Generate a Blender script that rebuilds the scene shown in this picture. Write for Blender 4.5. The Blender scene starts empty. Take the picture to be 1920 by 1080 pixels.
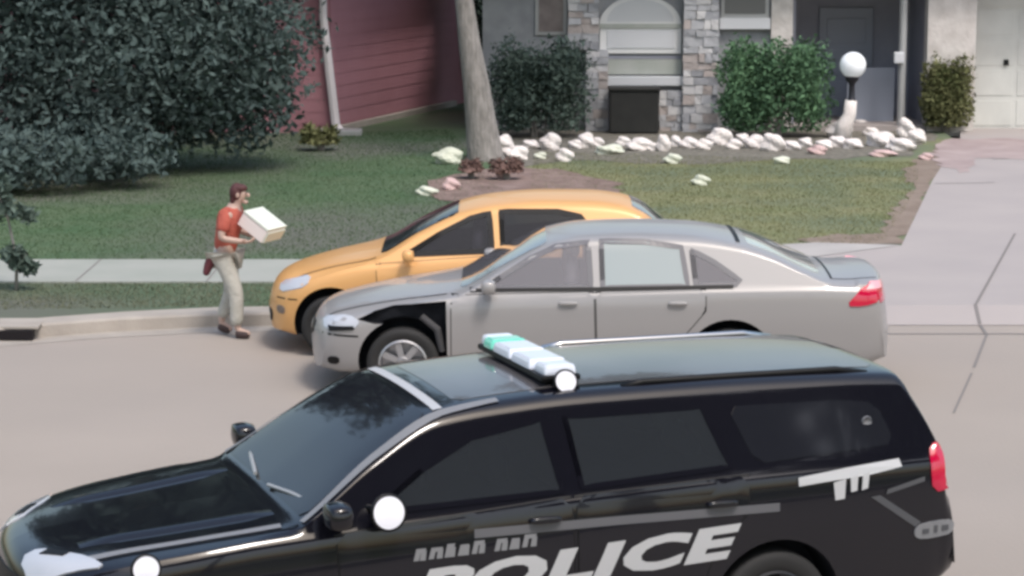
import bpy, bmesh, math, random
import numpy as np
from mathutils import Vector, Matrix, geometry
from mathutils.bvhtree import BVHTree
R = math.radians
random.seed(7); RNG = np.random.default_rng(7)
S = bpy.context.scene; COL = S.collection

# ------------------------------------------------------------ camera
CH, CF = 4.4, 4494.0
PITCH = math.atan(720 / CF)
cd = bpy.data.cameras.new('camera'); cam = bpy.data.objects.new('camera', cd); COL.objects.link(cam)
cam.location = (0, 0, CH); cam.rotation_euler = (R(90) - PITCH, 0, 0)
cd.sensor_width = 36; cd.lens = 36 * CF / 1920; cd.clip_start = 0.5; cd.clip_end = 2000
S.camera = cam
# ------------------------------------------------------------ world + sun
SUN_EL, SUN_AZ = 60.0, 150.0           # azimuth measured from +Y (away from camera) towards +X
w = bpy.data.worlds.new('World'); S.world = w; w.use_nodes = True
nt = w.node_tree; bg = nt.nodes['Background']
sky = nt.nodes.new('ShaderNodeTexSky'); sky.sky_type = 'NISHITA'; sky.sun_disc = False
sky.sun_elevation = R(SUN_EL); sky.sun_rotation = R(SUN_AZ); sky.air_density = 1.6; sky.dust_density = 4.0; sky.ozone_density = 1.0
nt.links.new(sky.outputs[0], bg.inputs[0]); bg.inputs[1].default_value = 0.15
ld = bpy.data.lights.new('sun', 'SUN'); ld.energy = 1.5; ld.angle = R(11); ld.color = (1, 0.95, 0.92)
sun = bpy.data.objects.new('sun', ld); COL.objects.link(sun)
sd = Vector((math.sin(R(SUN_AZ)) * math.cos(R(SUN_EL)), math.cos(R(SUN_AZ)) * math.cos(R(SUN_EL)), math.sin(R(SUN_EL))))
sun.rotation_euler = sd.to_track_quat('Z', 'Y').to_euler()
S.view_settings.view_transform = 'Standard'; S.view_settings.look = 'None'
S.view_settings.exposure = 0.42; S.view_settings.gamma = 1
S.render.engine = 'CYCLES'
S.cycles.pixel_filter_type = 'BLACKMAN_HARRIS'; S.cycles.filter_width = 3.2

def at(px, py, z=0.0):
    """photo pixel -> point on the horizontal plane z (used to survey the ground plan)"""
    x = (px - 960) / CF; y = (540 - py) / CF; c, s = math.cos(PITCH), math.sin(PITCH)
    r = Vector((x, c + y * s, -s + y * c)); return Vector((0, 0, CH)) + r * ((z - CH) / r.z)
def atd(px, py, d):
    x = (px - 960) / CF; y = (540 - py) / CF; c, s = math.cos(PITCH), math.sin(PITCH)
    r = Vector((x, c + y * s, -s + y * c)); return Vector((0, 0, CH)) + r * (d / r.y)

# ------------------------------------------------------------ materials
def mat(name, col, rough=0.6, metal=0.0, coat=0.0, var=None, scale=8, bump=0.0, bscale=None, emis=None, detail=6, spec=None, stretch=None, var2=None, scale2=1.0):
    m = bpy.data.materials.new(name); m.use_nodes = True; n = m.node_tree; b = n.nodes['Principled BSDF']
    b.inputs['Base Color'].default_value = (*col, 1); b.inputs['Roughness'].default_value = rough; b.inputs['Metallic'].default_value = metal
    b.inputs['Coat Weight'].default_value = coat; b.inputs['Coat Roughness'].default_value = 0.04
    if spec is not None: b.inputs['Specular IOR Level'].default_value = spec
    tc = None
    def noise(sc):
        nonlocal tc
        if tc is None:
            tc = n.nodes.new('ShaderNodeTexCoord')
        src = tc.outputs['Object']
        if stretch:
            mp = n.nodes.new('ShaderNodeMapping'); mp.inputs['Scale'].default_value = stretch
            n.links.new(src, mp.inputs[0]); src = mp.outputs[0]
        t = n.nodes.new('ShaderNodeTexNoise'); t.inputs['Scale'].default_value = sc; t.inputs['Detail'].default_value = detail
        n.links.new(src, t.inputs['Vector']); return t
    if var:
        t = noise(scale); r = n.nodes.new('ShaderNodeValToRGB')
        r.color_ramp.elements[0].position = 0.32; r.color_ramp.elements[1].position = 0.68
        r.color_ramp.elements[0].color = (*col, 1); r.color_ramp.elements[1].color = (*var, 1)
        n.links.new(t.outputs['Fac'], r.inputs[0]); out = r.outputs[0]
        if var2:
            t2 = noise(scale2); r2 = n.nodes.new('ShaderNodeValToRGB'); r2.color_ramp.elements[0].position = 0.42; r2.color_ramp.elements[1].position = 0.62
            n.links.new(t2.outputs['Fac'], r2.inputs[0])
            mx = n.nodes.new('ShaderNodeMix'); mx.data_type = 'RGBA'; mx.inputs[7].default_value = (*var2, 1)
            n.links.new(r2.outputs[0], mx.inputs[0]); n.links.new(out, mx.inputs[6]); out = mx.outputs[2]
        n.links.new(out, b.inputs['Base Color'])
    if bump:
        t = noise(bscale or scale * 3); bp = n.nodes.new('ShaderNodeBump'); bp.inputs['Strength'].default_value = bump; bp.inputs['Distance'].default_value = 0.03
        n.links.new(t.outputs['Fac'], bp.inputs['Height']); n.links.new(bp.outputs[0], b.inputs['Normal'])
    if emis: b.inputs['Emission Color'].default_value = (*emis[0], 1); b.inputs['Emission Strength'].default_value = emis[1]
    return m
def leafmat(name, c1, c2, scale=1.2):
    m = bpy.data.materials.new(name); m.use_nodes = True; n = m.node_tree; b = n.nodes['Principled BSDF']
    g = n.nodes.new('ShaderNodeNewGeometry'); tc = n.nodes.new('ShaderNodeTexCoord'); t = n.nodes.new('ShaderNodeTexNoise'); t.inputs['Scale'].default_value = scale
    n.links.new(tc.outputs['Object'], t.inputs['Vector'])
    a = n.nodes.new('ShaderNodeMath'); a.operation = 'MULTIPLY_ADD'; a.inputs[1].default_value = 0.5; n.links.new(g.outputs['Random Per Island'], a.inputs[0])
    s2 = n.nodes.new('ShaderNodeMath'); s2.operation = 'MULTIPLY_ADD'; s2.inputs[1].default_value = 1.6; s2.inputs[2].default_value = -0.5
    n.links.new(t.outputs['Fac'], s2.inputs[0]); n.links.new(s2.outputs[0], a.inputs[2])
    r = n.nodes.new('ShaderNodeValToRGB'); r.color_ramp.elements[0].color = (*c1, 1); r.color_ramp.elements[1].color = (*c2, 1)
    n.links.new(a.outputs[0], r.inputs[0]); n.links.new(r.outputs[0], b.inputs['Base Color']); b.inputs['Roughness'].default_value = 0.85; b.inputs['Specular IOR Level'].default_value = 0.12
    return m
def clearglass(name, tint, haze, fac):
    m = mat(name, haze, .06, coat=.6); n = m.node_tree; b = n.nodes['Principled BSDF']; o = n.nodes['Material Output']
    t = n.nodes.new('ShaderNodeBsdfTransparent'); t.inputs[0].default_value = (*tint, 1); mx = n.nodes.new('ShaderNodeMixShader'); mx.inputs[0].default_value = fac
    n.links.new(t.outputs[0], mx.inputs[1]); n.links.new(b.outputs[0], mx.inputs[2]); n.links.new(mx.outputs[0], o.inputs[0]); return m
M = dict(
    road=mat('concrete_road', (.31, .272, .24), .85, var=(.335, .293, .26), scale=.5, bump=.15, bscale=30, var2=(.295, .262, .237), scale2=.12),
    drive=mat('concrete_drive', (.335, .305, .30), .85, var=(.37, .335, .325), scale=.7, bump=.15, bscale=30),
    walk=mat('concrete_walk', (.29, .31, .28), .85, var=(.33, .34, .315), scale=1.5, bump=.15, bscale=30),  # tree shade over the walk is put into this darker colour
    walk2=mat('concrete_walk_pale', (.36, .34, .33), .85, var=(.41, .39, .375), scale=1.5),
    curb=mat('concrete_curb', (.31, .28, .25), .85, var=(.38, .345, .31), scale=2.5, bump=.2, bscale=30),
    joint=mat('joint', (.19, .175, .17), .9),
    lawn=mat('lawn_painted_shade', (.05, .103, .044), .9, var=(.082, .122, .064), scale=1.0, bump=.3, bscale=40, var2=(.105, .112, .09), scale2=.22),  # shade of the big tree is mixed into this green
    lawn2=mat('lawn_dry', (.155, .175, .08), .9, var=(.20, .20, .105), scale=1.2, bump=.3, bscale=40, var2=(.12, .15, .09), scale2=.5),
    blade=leafmat('grass_blades', (.07, .12, .05), (.25, .27, .14), .7),
    dirt=mat('dirt', (.19, .145, .115), .95, var=(.25, .20, .165), scale=3, bump=.8, bscale=25),
    mulch=mat('mulch', (.17, .115, .10), .95, var=(.27, .20, .18), scale=4, bump=.9, bscale=30),
    gravel=mat('gravel', (.10, .095, .075), .95, var=(.22, .205, .175), scale=9, bump=.9, bscale=30),
    paver=mat('paver', (.30, .235, .23), .9, var=(.38, .31, .30), scale=2.0, bump=.4),
    rock=mat('white_rock', (.62, .57, .55), .8, var=(.80, .76, .74), scale=5, bump=.6),
    rockg=mat('greenish_rock', (.52, .55, .45), .8, var=(.66, .68, .58), scale=5, bump=.6),
    rockp=mat('pink_rock', (.48, .34, .33), .8, var=(.62, .46, .45), scale=5, bump=.6),
    bark=mat('bark', (.19, .18, .17), .9, var=(.34, .32, .31), scale=6, bump=1, stretch=(3, 3, .6)),
    leafdark=leafmat('leaf_dark', (.060, .088, .088), (.085, .118, .112)),
    leafmid=leafmat('leaf_mid', (.05, .08, .07), (.12, .16, .135)),
    leafgreen=leafmat('leaf_green', (.05, .10, .06), (.13, .24, .13)),
    leafbrown=leafmat('leaf_olive', (.05, .065, .025), (.20, .20, .10)),
    maroon=mat('maroon_siding', (.33, .155, .185), .75, var=(.35, .17, .20), scale=2, bump=.2),
    white=mat('white_trim', (.66, .62, .64), .5),
    stucco=mat('grey_siding', (.26, .27, .29), .8, var=(.34, .35, .37), scale=3, bump=.2),
    panel=mat('sage_panel', (.33, .36, .33), .7, var=(.40, .42, .40), scale=3),
    frame=mat('window_frame', (.72, .73, .74), .45),
    shade=mat('window_blind', (.60, .62, .66), .25, coat=.5),
    garage=mat('garage_paint', (.52, .53, .51), .6, var=(.66, .67, .64), scale=1.2),
    pier=mat('cream_stone', (.50, .47, .45), .8, var=(.66, .63, .61), scale=3.5, bump=.5),
    entry=mat('entry_wall', (.26, .27, .33), .7, var=(.31, .32, .38), scale=2),
    doorp=mat('entry_door', (.27, .30, .37), .45),
    roofs=mat('shingles', (.10, .09, .085), .9, var=(.16, .14, .13), scale=12, bump=.5),
    browncurtain=mat('brown_curtain', (.16, .13, .13), .5, var=(.28, .25, .24), scale=3),
    cabinet=mat('dark_cabinet', (.014, .015, .015), .8, var=(.022, .023, .022), scale=4),
    globe=mat('globe_glass', (.85, .88, .92), .15, coat=1, emis=((.85, .92, 1), .12)),
    blackmetal=mat('black_metal', (.012, .012, .02), .45),
    greymetal=mat('grey_metal', (.42, .43, .44), .45, metal=.3),
    pblack=mat('black_paint', (.006, .006, .010), .14, coat=.65, spec=.25),
    roofsheen=mat('roof_sky_sheen', (.075, .070, .074), .25, coat=.7, var=(.115, .108, .115), scale=1.6),  # grey base carries the sky reflection of the black roof
    silver=mat('silver_paint', (.31, .302, .305), .38, metal=.12, coat=.5),
    orange=mat('orange_paint', (.70, .38, .14), .42, metal=.1, coat=.4),
    pillar=mat('grey_pillar', (.10, .10, .115), .4, coat=.5),
    seatcloth=mat('seat_cloth', (.30, .29, .31), .9, var=(.36, .35, .37)), seatdark=mat('seat_dark', (.10, .10, .11), .8),
    silverglass=clearglass('clear_glass', (.85, .85, .88), (.30, .29, .32), .5), tintglass=clearglass('tinted_glass', (.42, .42, .48), (.018, .018, .026), .45), policeglass=clearglass('police_glass', (.40, .43, .46), (.035, .04, .048), .6),  # grey haze in silver and police panes stands for their reflections
    seam=mat('seam', (.004, .004, .005), .5, spec=.3),
    glass=mat('dark_glass', (.013, .014, .019), .06, coat=.12, spec=.5),
    glassgrey=mat('grey_glass', (.14, .14, .155), .08, coat=1.0, spec=.6),
    glassblue=mat('pale_sheen_glass', (.25, .30, .31), .10, coat=1.0, spec=.6),  # light in the pane painted as a pale base colour
    glassrear=mat('rear_glass', (.50, .53, .52), .08, coat=1.0, spec=.6),
    rubber=mat('rubber', (.018, .018, .019), .75),
    liner=mat('liner', (.010, .011, .014), .9, spec=.1, var=(.018, .020, .025), scale=9),
    liner2=mat('dull_bracket', (.05, .05, .055), .7),
    rim=mat('rim', (.42, .42, .44), .35, metal=.7),
    steel=mat('steel_rim', (.035, .035, .04), .4, metal=.5),
    tail=mat('tail_red', (.42, .004, .035), .12, coat=1.0, emis=((.6, .0, .06), .15)),
    tailpale=mat('tail_pale', (.80, .36, .40), .12, coat=1.0),
    headl=mat('headlamp', (.48, .50, .55), .12, coat=1.0),
    lamp=mat('glint_lens', (.55, .55, .60), .15, emis=((.93, .92, 1), .30)),  # glow in the lens stands for sun glints
    lens=mat('clear_lens', (.66, .70, .80), .12, coat=1.0, emis=((.8, .85, 1), .10)),
    teal=mat('teal_lens', (.16, .62, .48), .15, coat=1.0, emis=((.2, .8, .6), .12)),
    decal=mat('reflective_white', (.46, .47, .49), .4),
    decaldim=mat('highlight_grey', (.20, .205, .22), .4),
    decaldim2=mat('moulding_grey', (.11, .112, .125), .35),
    decalfaint=mat('reflective_dark', (.075, .078, .088), .4),
    chrome=mat('chrome', (.6, .6, .62), .12, metal=1.0),
    skin=mat('skin', (.46, .33, .28), .6), hair=mat('hair', (.07, .022, .024), .7),
    capm=mat('cap_cloth', (.42, .40, .36), .8), shirt=mat('red_shirt', (.38, .075, .055), .85, var=(.46, .12, .085), scale=9, bump=.5),
    pants=mat('khaki', (.40, .40, .36), .85, var=(.50, .49, .45), scale=8, bump=.5), shoe=mat('shoe', (.055, .035, .035), .7),
    maroonc=mat('maroon_cloth', (.13, .035, .045), .9), carton=mat('white_carton', (.80, .73, .71), .7), carton2=mat('greenish_carton', (.62, .66, .60), .7),
    drain=mat('drain_dark', (.004, .002, .004), .9),
)
# ------------------------------------------------------------ helpers
def link(name, me, m, parent=None):
    o = bpy.data.objects.new(name, me); COL.objects.link(o)
    if m is not None:
        for k in (m if isinstance(m, (list, tuple)) else [m]): me.materials.append(M[k] if isinstance(k, str) else k)
    if parent is not None: o.parent = parent
    return o
def tag(o, label=None, cat=None, group=None, kind=None):
    if label: o['label'] = label
    if cat: o['category'] = cat
    if group: o['group'] = group
    if kind: o['kind'] = kind
    return o
def thing(name, label, cat, loc=(0, 0, 0), rz=0, group=None):
    o = bpy.data.objects.new(name, None); COL.objects.link(o); o.location = loc; o.rotation_euler.z = rz; o.empty_display_size = .2
    return tag(o, label, cat, group)
def done(name, bm, m, parent=None, smooth=False, bevel=0):
    me = bpy.data.meshes.new(name)
    if bevel:
        es = [e for e in bm.edges if len(e.link_faces) == 2 and e.calc_face_angle(0) > .6]
        bmesh.ops.bevel(bm, geom=es, offset=bevel, segments=2, affect='EDGES', profile=.6)
    if smooth:
        for f in bm.faces: f.smooth = True
    bm.normal_update(); bm.to_mesh(me); bm.free(); return link(name, me, m, parent)
def box(bm, c, s, rot=None, taper=None):
    r = bmesh.ops.create_cube(bm, size=1)['verts']
    for v in r:
        if taper and v.co.z > 0: v.co.x *= taper; v.co.y *= taper
        v.co = Vector((v.co.x * s[0], v.co.y * s[1], v.co.z * s[2]))
    mt = Matrix.Translation(c) @ (rot.to_matrix().to_4x4() if rot is not None else Matrix())
    bmesh.ops.transform(bm, matrix=mt, verts=r); return r
def boxo(name, c, s, m, parent=None, bevel=0, rot=None):
    bm = bmesh.new(); box(bm, c, s, rot); return done(name, bm, m, parent, bevel=bevel)
def tube(bm, pts, rad, seg=10, cap=True):
    pts = [Vector(p) for p in pts]; rad = rad if isinstance(rad, (list, tuple)) else [rad] * len(pts); rings = []
    for i, p in enumerate(pts):
        d = (pts[min(i + 1, len(pts) - 1)] - pts[max(i - 1, 0)]).normalized()
        a = d.orthogonal().normalized() if i == 0 else (pa - d * pa.dot(d)).normalized()
        pa = a; b = d.cross(a)
        rings.append([bm.verts.new(p + (a * math.cos(t) + b * math.sin(t)) * rad[i]) for t in [2 * math.pi * k / seg for k in range(seg)]])
    for r0, r1 in zip(rings, rings[1:]):
        for k in range(seg): bm.faces.new((r0[k], r0[(k + 1) % seg], r1[(k + 1) % seg], r1[k]))
    if cap: bm.faces.new(rings[0][::-1]); bm.faces.new(rings[-1])
def lathe(bm, prof, axis_m=Matrix(), seg=32):
    """prof: (radius, height) list, spun round local z"""
    rings = []
    for r, h in prof:
        rings.append([bm.verts.new(axis_m @ Vector((r * math.cos(t), r * math.sin(t), h))) for t in [2 * math.pi * k / seg for k in range(seg)]] if r > 1e-6 else [bm.verts.new(axis_m @ Vector((0, 0, h)))])
    for a, b in zip(rings, rings[1:]):
        for k in range(seg):
            k2 = (k + 1) % seg
            if len(a) == 1 and len(b) == 1: continue
            if len(a) == 1: bm.faces.new((a[0], b[k], b[k2]))
            elif len(b) == 1: bm.faces.new((a[k], a[k2], b[0]))
            else: bm.faces.new((a[k], a[k2], b[k2], b[k]))
def jag(pts, amp, step=.35, seed=3):
    rn = random.Random(seed); out = []
    P_ = [Vector((p[0], p[1])) for p in pts]
    for a, b in zip(P_, P_[1:] + P_[:1]):
        k = max(1, int((b - a).length / step))
        for j in range(k):
            q = a + (b - a) * j / k; out.append((q.x + rn.uniform(-1, 1) * amp, q.y + rn.uniform(-1, 1) * amp * 1.6))
    return out
def sheet(name, pts, z, m, label=None, kind='structure', thick=0.0):
    bm = bmesh.new(); vs = [bm.verts.new((p[0], p[1], z)) for p in pts]; f = bm.faces.new(vs)
    if f.normal.z < 0: f.normal_flip()
    bm.normal_update()
    if f.normal.z < 0: bmesh.ops.reverse_faces(bm, faces=[f])
    if thick:
        r = bmesh.ops.extrude_face_region(bm, geom=[f]); 
        for v in [g for g in r['geom'] if isinstance(g, bmesh.types.BMVert)]: v.co.z = z
        for v in vs: v.co.z = z - thick
    o = done(name, bm, m); tag(o, label, kind=kind); return o
def pchip(xs, ys):
    xs = np.array(xs, float); ys = np.array(ys, float); h = np.diff(xs); d = np.diff(ys) / h; m = np.zeros(len(xs))
    m[0], m[-1] = d[0], d[-1]
    for i in range(1, len(xs) - 1):
        if d[i - 1] * d[i] > 0:
            w1, w2 = 2 * h[i] + h[i - 1], h[i] + 2 * h[i - 1]; m[i] = (w1 + w2) / (w1 / d[i - 1] + w2 / d[i])
    def f(x):
        x = min(max(x, xs[0]), xs[-1]); i = min(int(np.searchsorted(xs, x, 'right')) - 1, len(h) - 1); i = max(i, 0); t = (x - xs[i]) / h[i]
        return float((2 * t**3 - 3 * t**2 + 1) * ys[i] + (t**3 - 2 * t**2 + t) * h[i] * m[i] + (-2 * t**3 + 3 * t**2) * ys[i + 1] + (t**3 - t**2) * h[i] * m[i + 1])
    return f
def rotz(v, a): return Vector((v[0] * math.cos(a) - v[1] * math.sin(a), v[0] * math.sin(a) + v[1] * math.cos(a), v[2]))

# ============================================================ ground
G = .12                                       # height of everything beyond the kerb
CURBY = 24.95
sheet('ground', [(-600, -600), (600, -600), (600, 900), (-600, 900)], -.02, 'lawn2', 'wide dry green ground reaching far past the street')
curb_line = [(-60, 23.2), (-9, 23.75), (at(0, 640)[0], at(0, 640)[1]), (at(90, 632)[0], at(90, 632)[1]), (at(220, 622)[0], at(220, 622)[1]), (at(400, 613)[0], at(400, 613)[1]), (-2.2, CURBY), (2.6, CURBY), (3.3, CURBY)]
sheet('road', [(-60, 9.2), (60, 9.2), (60, 24.95), (3.3, CURBY + .1)] + [(x, y + .1) for x, y in curb_line[::-1]], 0, 'road', 'pale concrete street the cars stand on')
# kerb as a real step
def strip(name, line, w0, w1, z0, z1, m, label, kind='structure'):
    bm = bmesh.new(); rows = []
    for x, y in line: rows.append([bm.verts.new(p) for p in ((x, y + w0, z0), (x, y + w0 + .02, z1 - .02), (x, y + w0 + .05, z1), (x, y + w1, z1 + .002), (x, y + w1, z0))])
    for a, b in zip(rows, rows[1:]):
        for k in range(4): bm.faces.new((a[k], b[k], b[k + 1], a[k + 1]))
    bm.faces.new(rows[0]); bm.faces.new(rows[-1][::-1]); bmesh.ops.recalc_face_normals(bm, faces=bm.faces[:])
    return tag(done(name, bm, m), label, kind=kind)
strip('curb', curb_line, 0, .42, -.01, G + .02, 'curb', 'wide pale concrete kerb along the grass strip')
sheet('gutter_joint', [(-2.2, 24.42), (60, 24.42), (60, 24.47), (-2.2, 24.47)], .004, 'joint', 'dark joint line between street and driveway apron')
gl = [(x, y - .02) for x, y in curb_line]
sheet('gutter', [(x, y - .34) for x, y in curb_line[:-1]] + [(x, y + .01) for x, y in curb_line[:-1]][::-1], .004, 'curb', 'concrete gutter in front of the kerb')
# grass strip, sidewalk, lawns
sf, sb = at(200, 531, G)[1], at(200, 489, G)[1]
sheet('grass_strip', [(x, y + .42) for x, y in curb_line] + [(3.3, sf), (-60, sf)], G, 'lawn', 'green grass strip between kerb and sidewalk')
sheet('sidewalk', [(-60, sf), (3.6, sf), (4.3, sb), (-60, sb)], G + .02, 'walk', 'pale concrete sidewalk behind the kerb', thick=.02)
for i, x in enumerate(np.arange(-8, 4.0, 1.5)): sheet('sidewalk_joint', [(x, sf), (x + .02, sf), (x + .02, sb), (x, sb)], G + .024, 'joint')
dl = [at(1690, 462, G), at(1722, 395, G), at(1748, 340, G), at(1775, 298, G), at(1800, 270, G)]
sheet('lawn_painted_dark', [(-60, sb), (at(1000, 487, G)[0], sb), at(930, 330, G)[:2], at(880, 200, G)[:2], (-1, 70), (-60, 70)], G, 'lawn', 'lawn whose dark green carries the shade of the big tree')
sheet('lawn', [(at(1000, 487, G)[0], sb), (dl[0][0] - .03, sb)] + [(p[0], p[1]) for p in dl] + [(9, 60), (-1, 70), at(880, 200, G)[:2], at(930, 330, G)[:2]], G, 'lawn2', 'dry olive front lawn before the stone house')
sheet('driveway', [(3.0, CURBY + .5), (60, CURBY + .5), (60, 48), (9.0, 48), (dl[4][0], dl[4][1])] + [(p[0], p[1]) for p in dl[3::-1]] + [(dl[0][0] - 1.5, dl[0][1] + .02), (3.0, dl[0][1] - .9), (3.0, 25.8)], G + .012, 'drive', 'wide pale concrete driveway leading to the garage')
# sloped apron from road level up to the drive
bm = bmesh.new(); q = [bm.verts.new(p) for p in ((3.3, CURBY + .004, .006), (60, CURBY + .004, .006), (60, CURBY + .5, G + .018), (3.0, CURBY + .5, G + .018))]; bm.faces.new(q)
bm2 = done('driveway_apron', bm, 'drive'); tag(bm2, 'sloping concrete apron at the foot of the driveway', kind='structure')
def joint(p0, p1, z0, z1, w=.05):
    a = Vector((p0[0], p0[1], z0)); b = Vector((p1[0], p1[1], z1)); n = (b - a).cross(Vector((0, 0, 1))).normalized() * w / 2
    bm = bmesh.new(); bm.faces.new([bm.verts.new(v) for v in (a - n, b - n, b + n, a + n)]); return tag(done('pavement_joint', bm, 'joint'), kind='structure')
a = at(1903, 440, G); b = at(1858, 600, G)
joint(a, (b[0], CURBY + .5), G + .017, G + .022, .03); kx = b[0] + (at(1850, 628)[0] - b[0]) * .5; joint((b[0], CURBY + .5), (kx, CURBY + .02), G + .026, .016, .035); joint((kx, CURBY + .02), at(1850, 628), .008, .008, .03)
joint(at(1850, 628), at(1826, 690), .005, .005, .03); joint(at(1822, 700), at(1788, 775), .005, .005, .022)
joint(at(1752, 346, G), at(1865, 344, G), G + .016, G + .016, .05); joint(at(1860, 300, G), at(1925, 298, G), G + .016, G + .016, .05)
sheet('sidewalk', [(1.2, sb + .002), (dl[0][0] - 1.5, sb + .002), (dl[0][0], dl[0][1] + .02), at(1530, 457, G)[:2], at(1440, 462, G)[:2]], G + .018, 'walk2', 'widened pale end of the sidewalk beside the driveway')
# beds
sheet('garden_bed', jag([at(905, 262, G)[:2], at(930, 318, G)[:2], at(1080, 302, G)[:2], at(1300, 308, G)[:2], at(1520, 300, G)[:2], at(1700, 292, G)[:2], at(1752, 255, G)[:2], (7.6, 47), (-.5, 47)], .14, .4), G + .006, 'gravel', 'gravelly bed under the bushes along the house')
sheet('tree_bed', [*jag([at(800, 352, G)[:2], at(850, 385, G)[:2], at(1000, 395, G)[:2], at(1180, 385, G)[:2], at(1150, 340, G)[:2], at(1010, 316, G)[:2], at(900, 318, G)[:2], at(840, 328, G)[:2]], .16)], G + .010, 'mulch', 'pinkish mulch bed round the grey trunk')
sheet('dirt_strip', jag([at(1622, 459, G)[:2], at(1690, 459, G)[:2]] + [(p[0] - .01, p[1]) for p in dl[1:]] + [at(1725, 290, G)[:2], at(1690, 330, G)[:2], at(1720, 350, G)[:2], at(1665, 400, G)[:2], at(1650, 440, G)[:2], at(1560, 440, G)[:2], at(1500, 448, G)[:2], at(1530, 458, G)[:2]], .10, .3), G + .009, 'dirt', 'bare brown dirt along the driveway edge')
sheet('paver_path', jag([at(1750, 300, G)[:2], at(1800, 330, G)[:2], at(1830, 300, G)[:2], at(1925, 300, G)[:2], at(1990, 262, G)[:2], at(1760, 262, G)[:2]], .12, .3), G + .0165, 'paver', 'reddish paving before the garage door')
sheet('far_curb', [(-60, 8.9), (60, 8.9), (60, 9.2), (-60, 9.2)], .12, 'curb', 'kerb on the near side of the street', thick=.13)

# grass blades over the visible lawns (uncountable)
def grass(name, polys, n, m, label, h=.02):
    P = []
    tri = []
    for poly in polys:
        pts = [Vector((p[0], p[1])) for p in poly]
        for t in geometry.tessellate_polygon([[Vector((p.x, p.y, 0)) for p in pts]]): tri.append([pts[i] for i in t])
    ar = np.array([abs((t[1] - t[0]).cross(t[2] - t[0])) / 2 for t in tri]); idx = RNG.choice(len(tri), n, p=ar / ar.sum())
    T = np.array([[list(v) for v in t] for t in tri])[idx]; u = RNG.random((n, 2)); f = u.sum(1) > 1; u[f] = 1 - u[f]
    c = T[:, 0] + (T[:, 1] - T[:, 0]) * u[:, :1] + (T[:, 2] - T[:, 0]) * u[:, 1:]
    a = RNG.random(n) * 6.283; wd = .005 + .006 * RNG.random(n); hh = h * (.4 + RNG.random(n)); lx = (RNG.random((n, 2)) - .5) * h * 1.4
    V = np.zeros((n, 3, 3)); V[:, :, :2] = c[:, None]; V[:, :, 2] = G
    V[:, 0, 0] -= np.cos(a) * wd; V[:, 0, 1] -= np.sin(a) * wd; V[:, 1, 0] += np.cos(a) * wd; V[:, 1, 1] += np.sin(a) * wd; V[:, 2, :2] += lx; V[:, 2, 2] += hh
    me = bpy.data.meshes.new(name); me.from_pydata(V.reshape(-1, 3).tolist(), [], np.arange(3 * n).reshape(-1, 3).tolist()); return tag(link(name, me, m), label, kind='stuff')
grass('grass', [[(-8.5, sb + .05), (1.0, sb + .05), (.2, 33), (-1.2, 46), (-7.5, 44)]], 60000, leafmat('blades_painted_shade', (.053, .102, .045), (.092, .124, .070), .4), 'short grass with tree shade in its dark green')  # blades coloured dark to carry the same tree shade
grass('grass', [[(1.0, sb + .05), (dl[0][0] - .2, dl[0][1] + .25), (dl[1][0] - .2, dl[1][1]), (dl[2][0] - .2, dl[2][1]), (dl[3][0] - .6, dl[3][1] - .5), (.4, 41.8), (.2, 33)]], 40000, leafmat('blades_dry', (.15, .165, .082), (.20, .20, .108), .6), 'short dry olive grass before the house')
grass('grass', [[(-6.5, 25.2), (-3.1, 25.42), (1, 25.4), (1, sf - .02), (-6.5, sf - .02)]], 14000, leafmat('blades_verge', (.10, .13, .085), (.17, .17, .12), .8), 'short grass on the strip beside the kerb')

# storm drain in the kerb
t = thing('storm_drain', 'black curb inlet of a storm drain at the left edge of the street', 'storm drain', (at(20, 636)[0], at(20, 636)[1], 0))
boxo('cover', (-.45, .22, .128), (1.5, .42, .04), 'curb', t, .015)
boxo('opening', (-.42, -.065, .062), (1.34, .12, .095), 'drain', t)
boxo('lintel', (-.45, .02, .130), (1.5, .20, .03), 'curb', t, .008)

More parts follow.
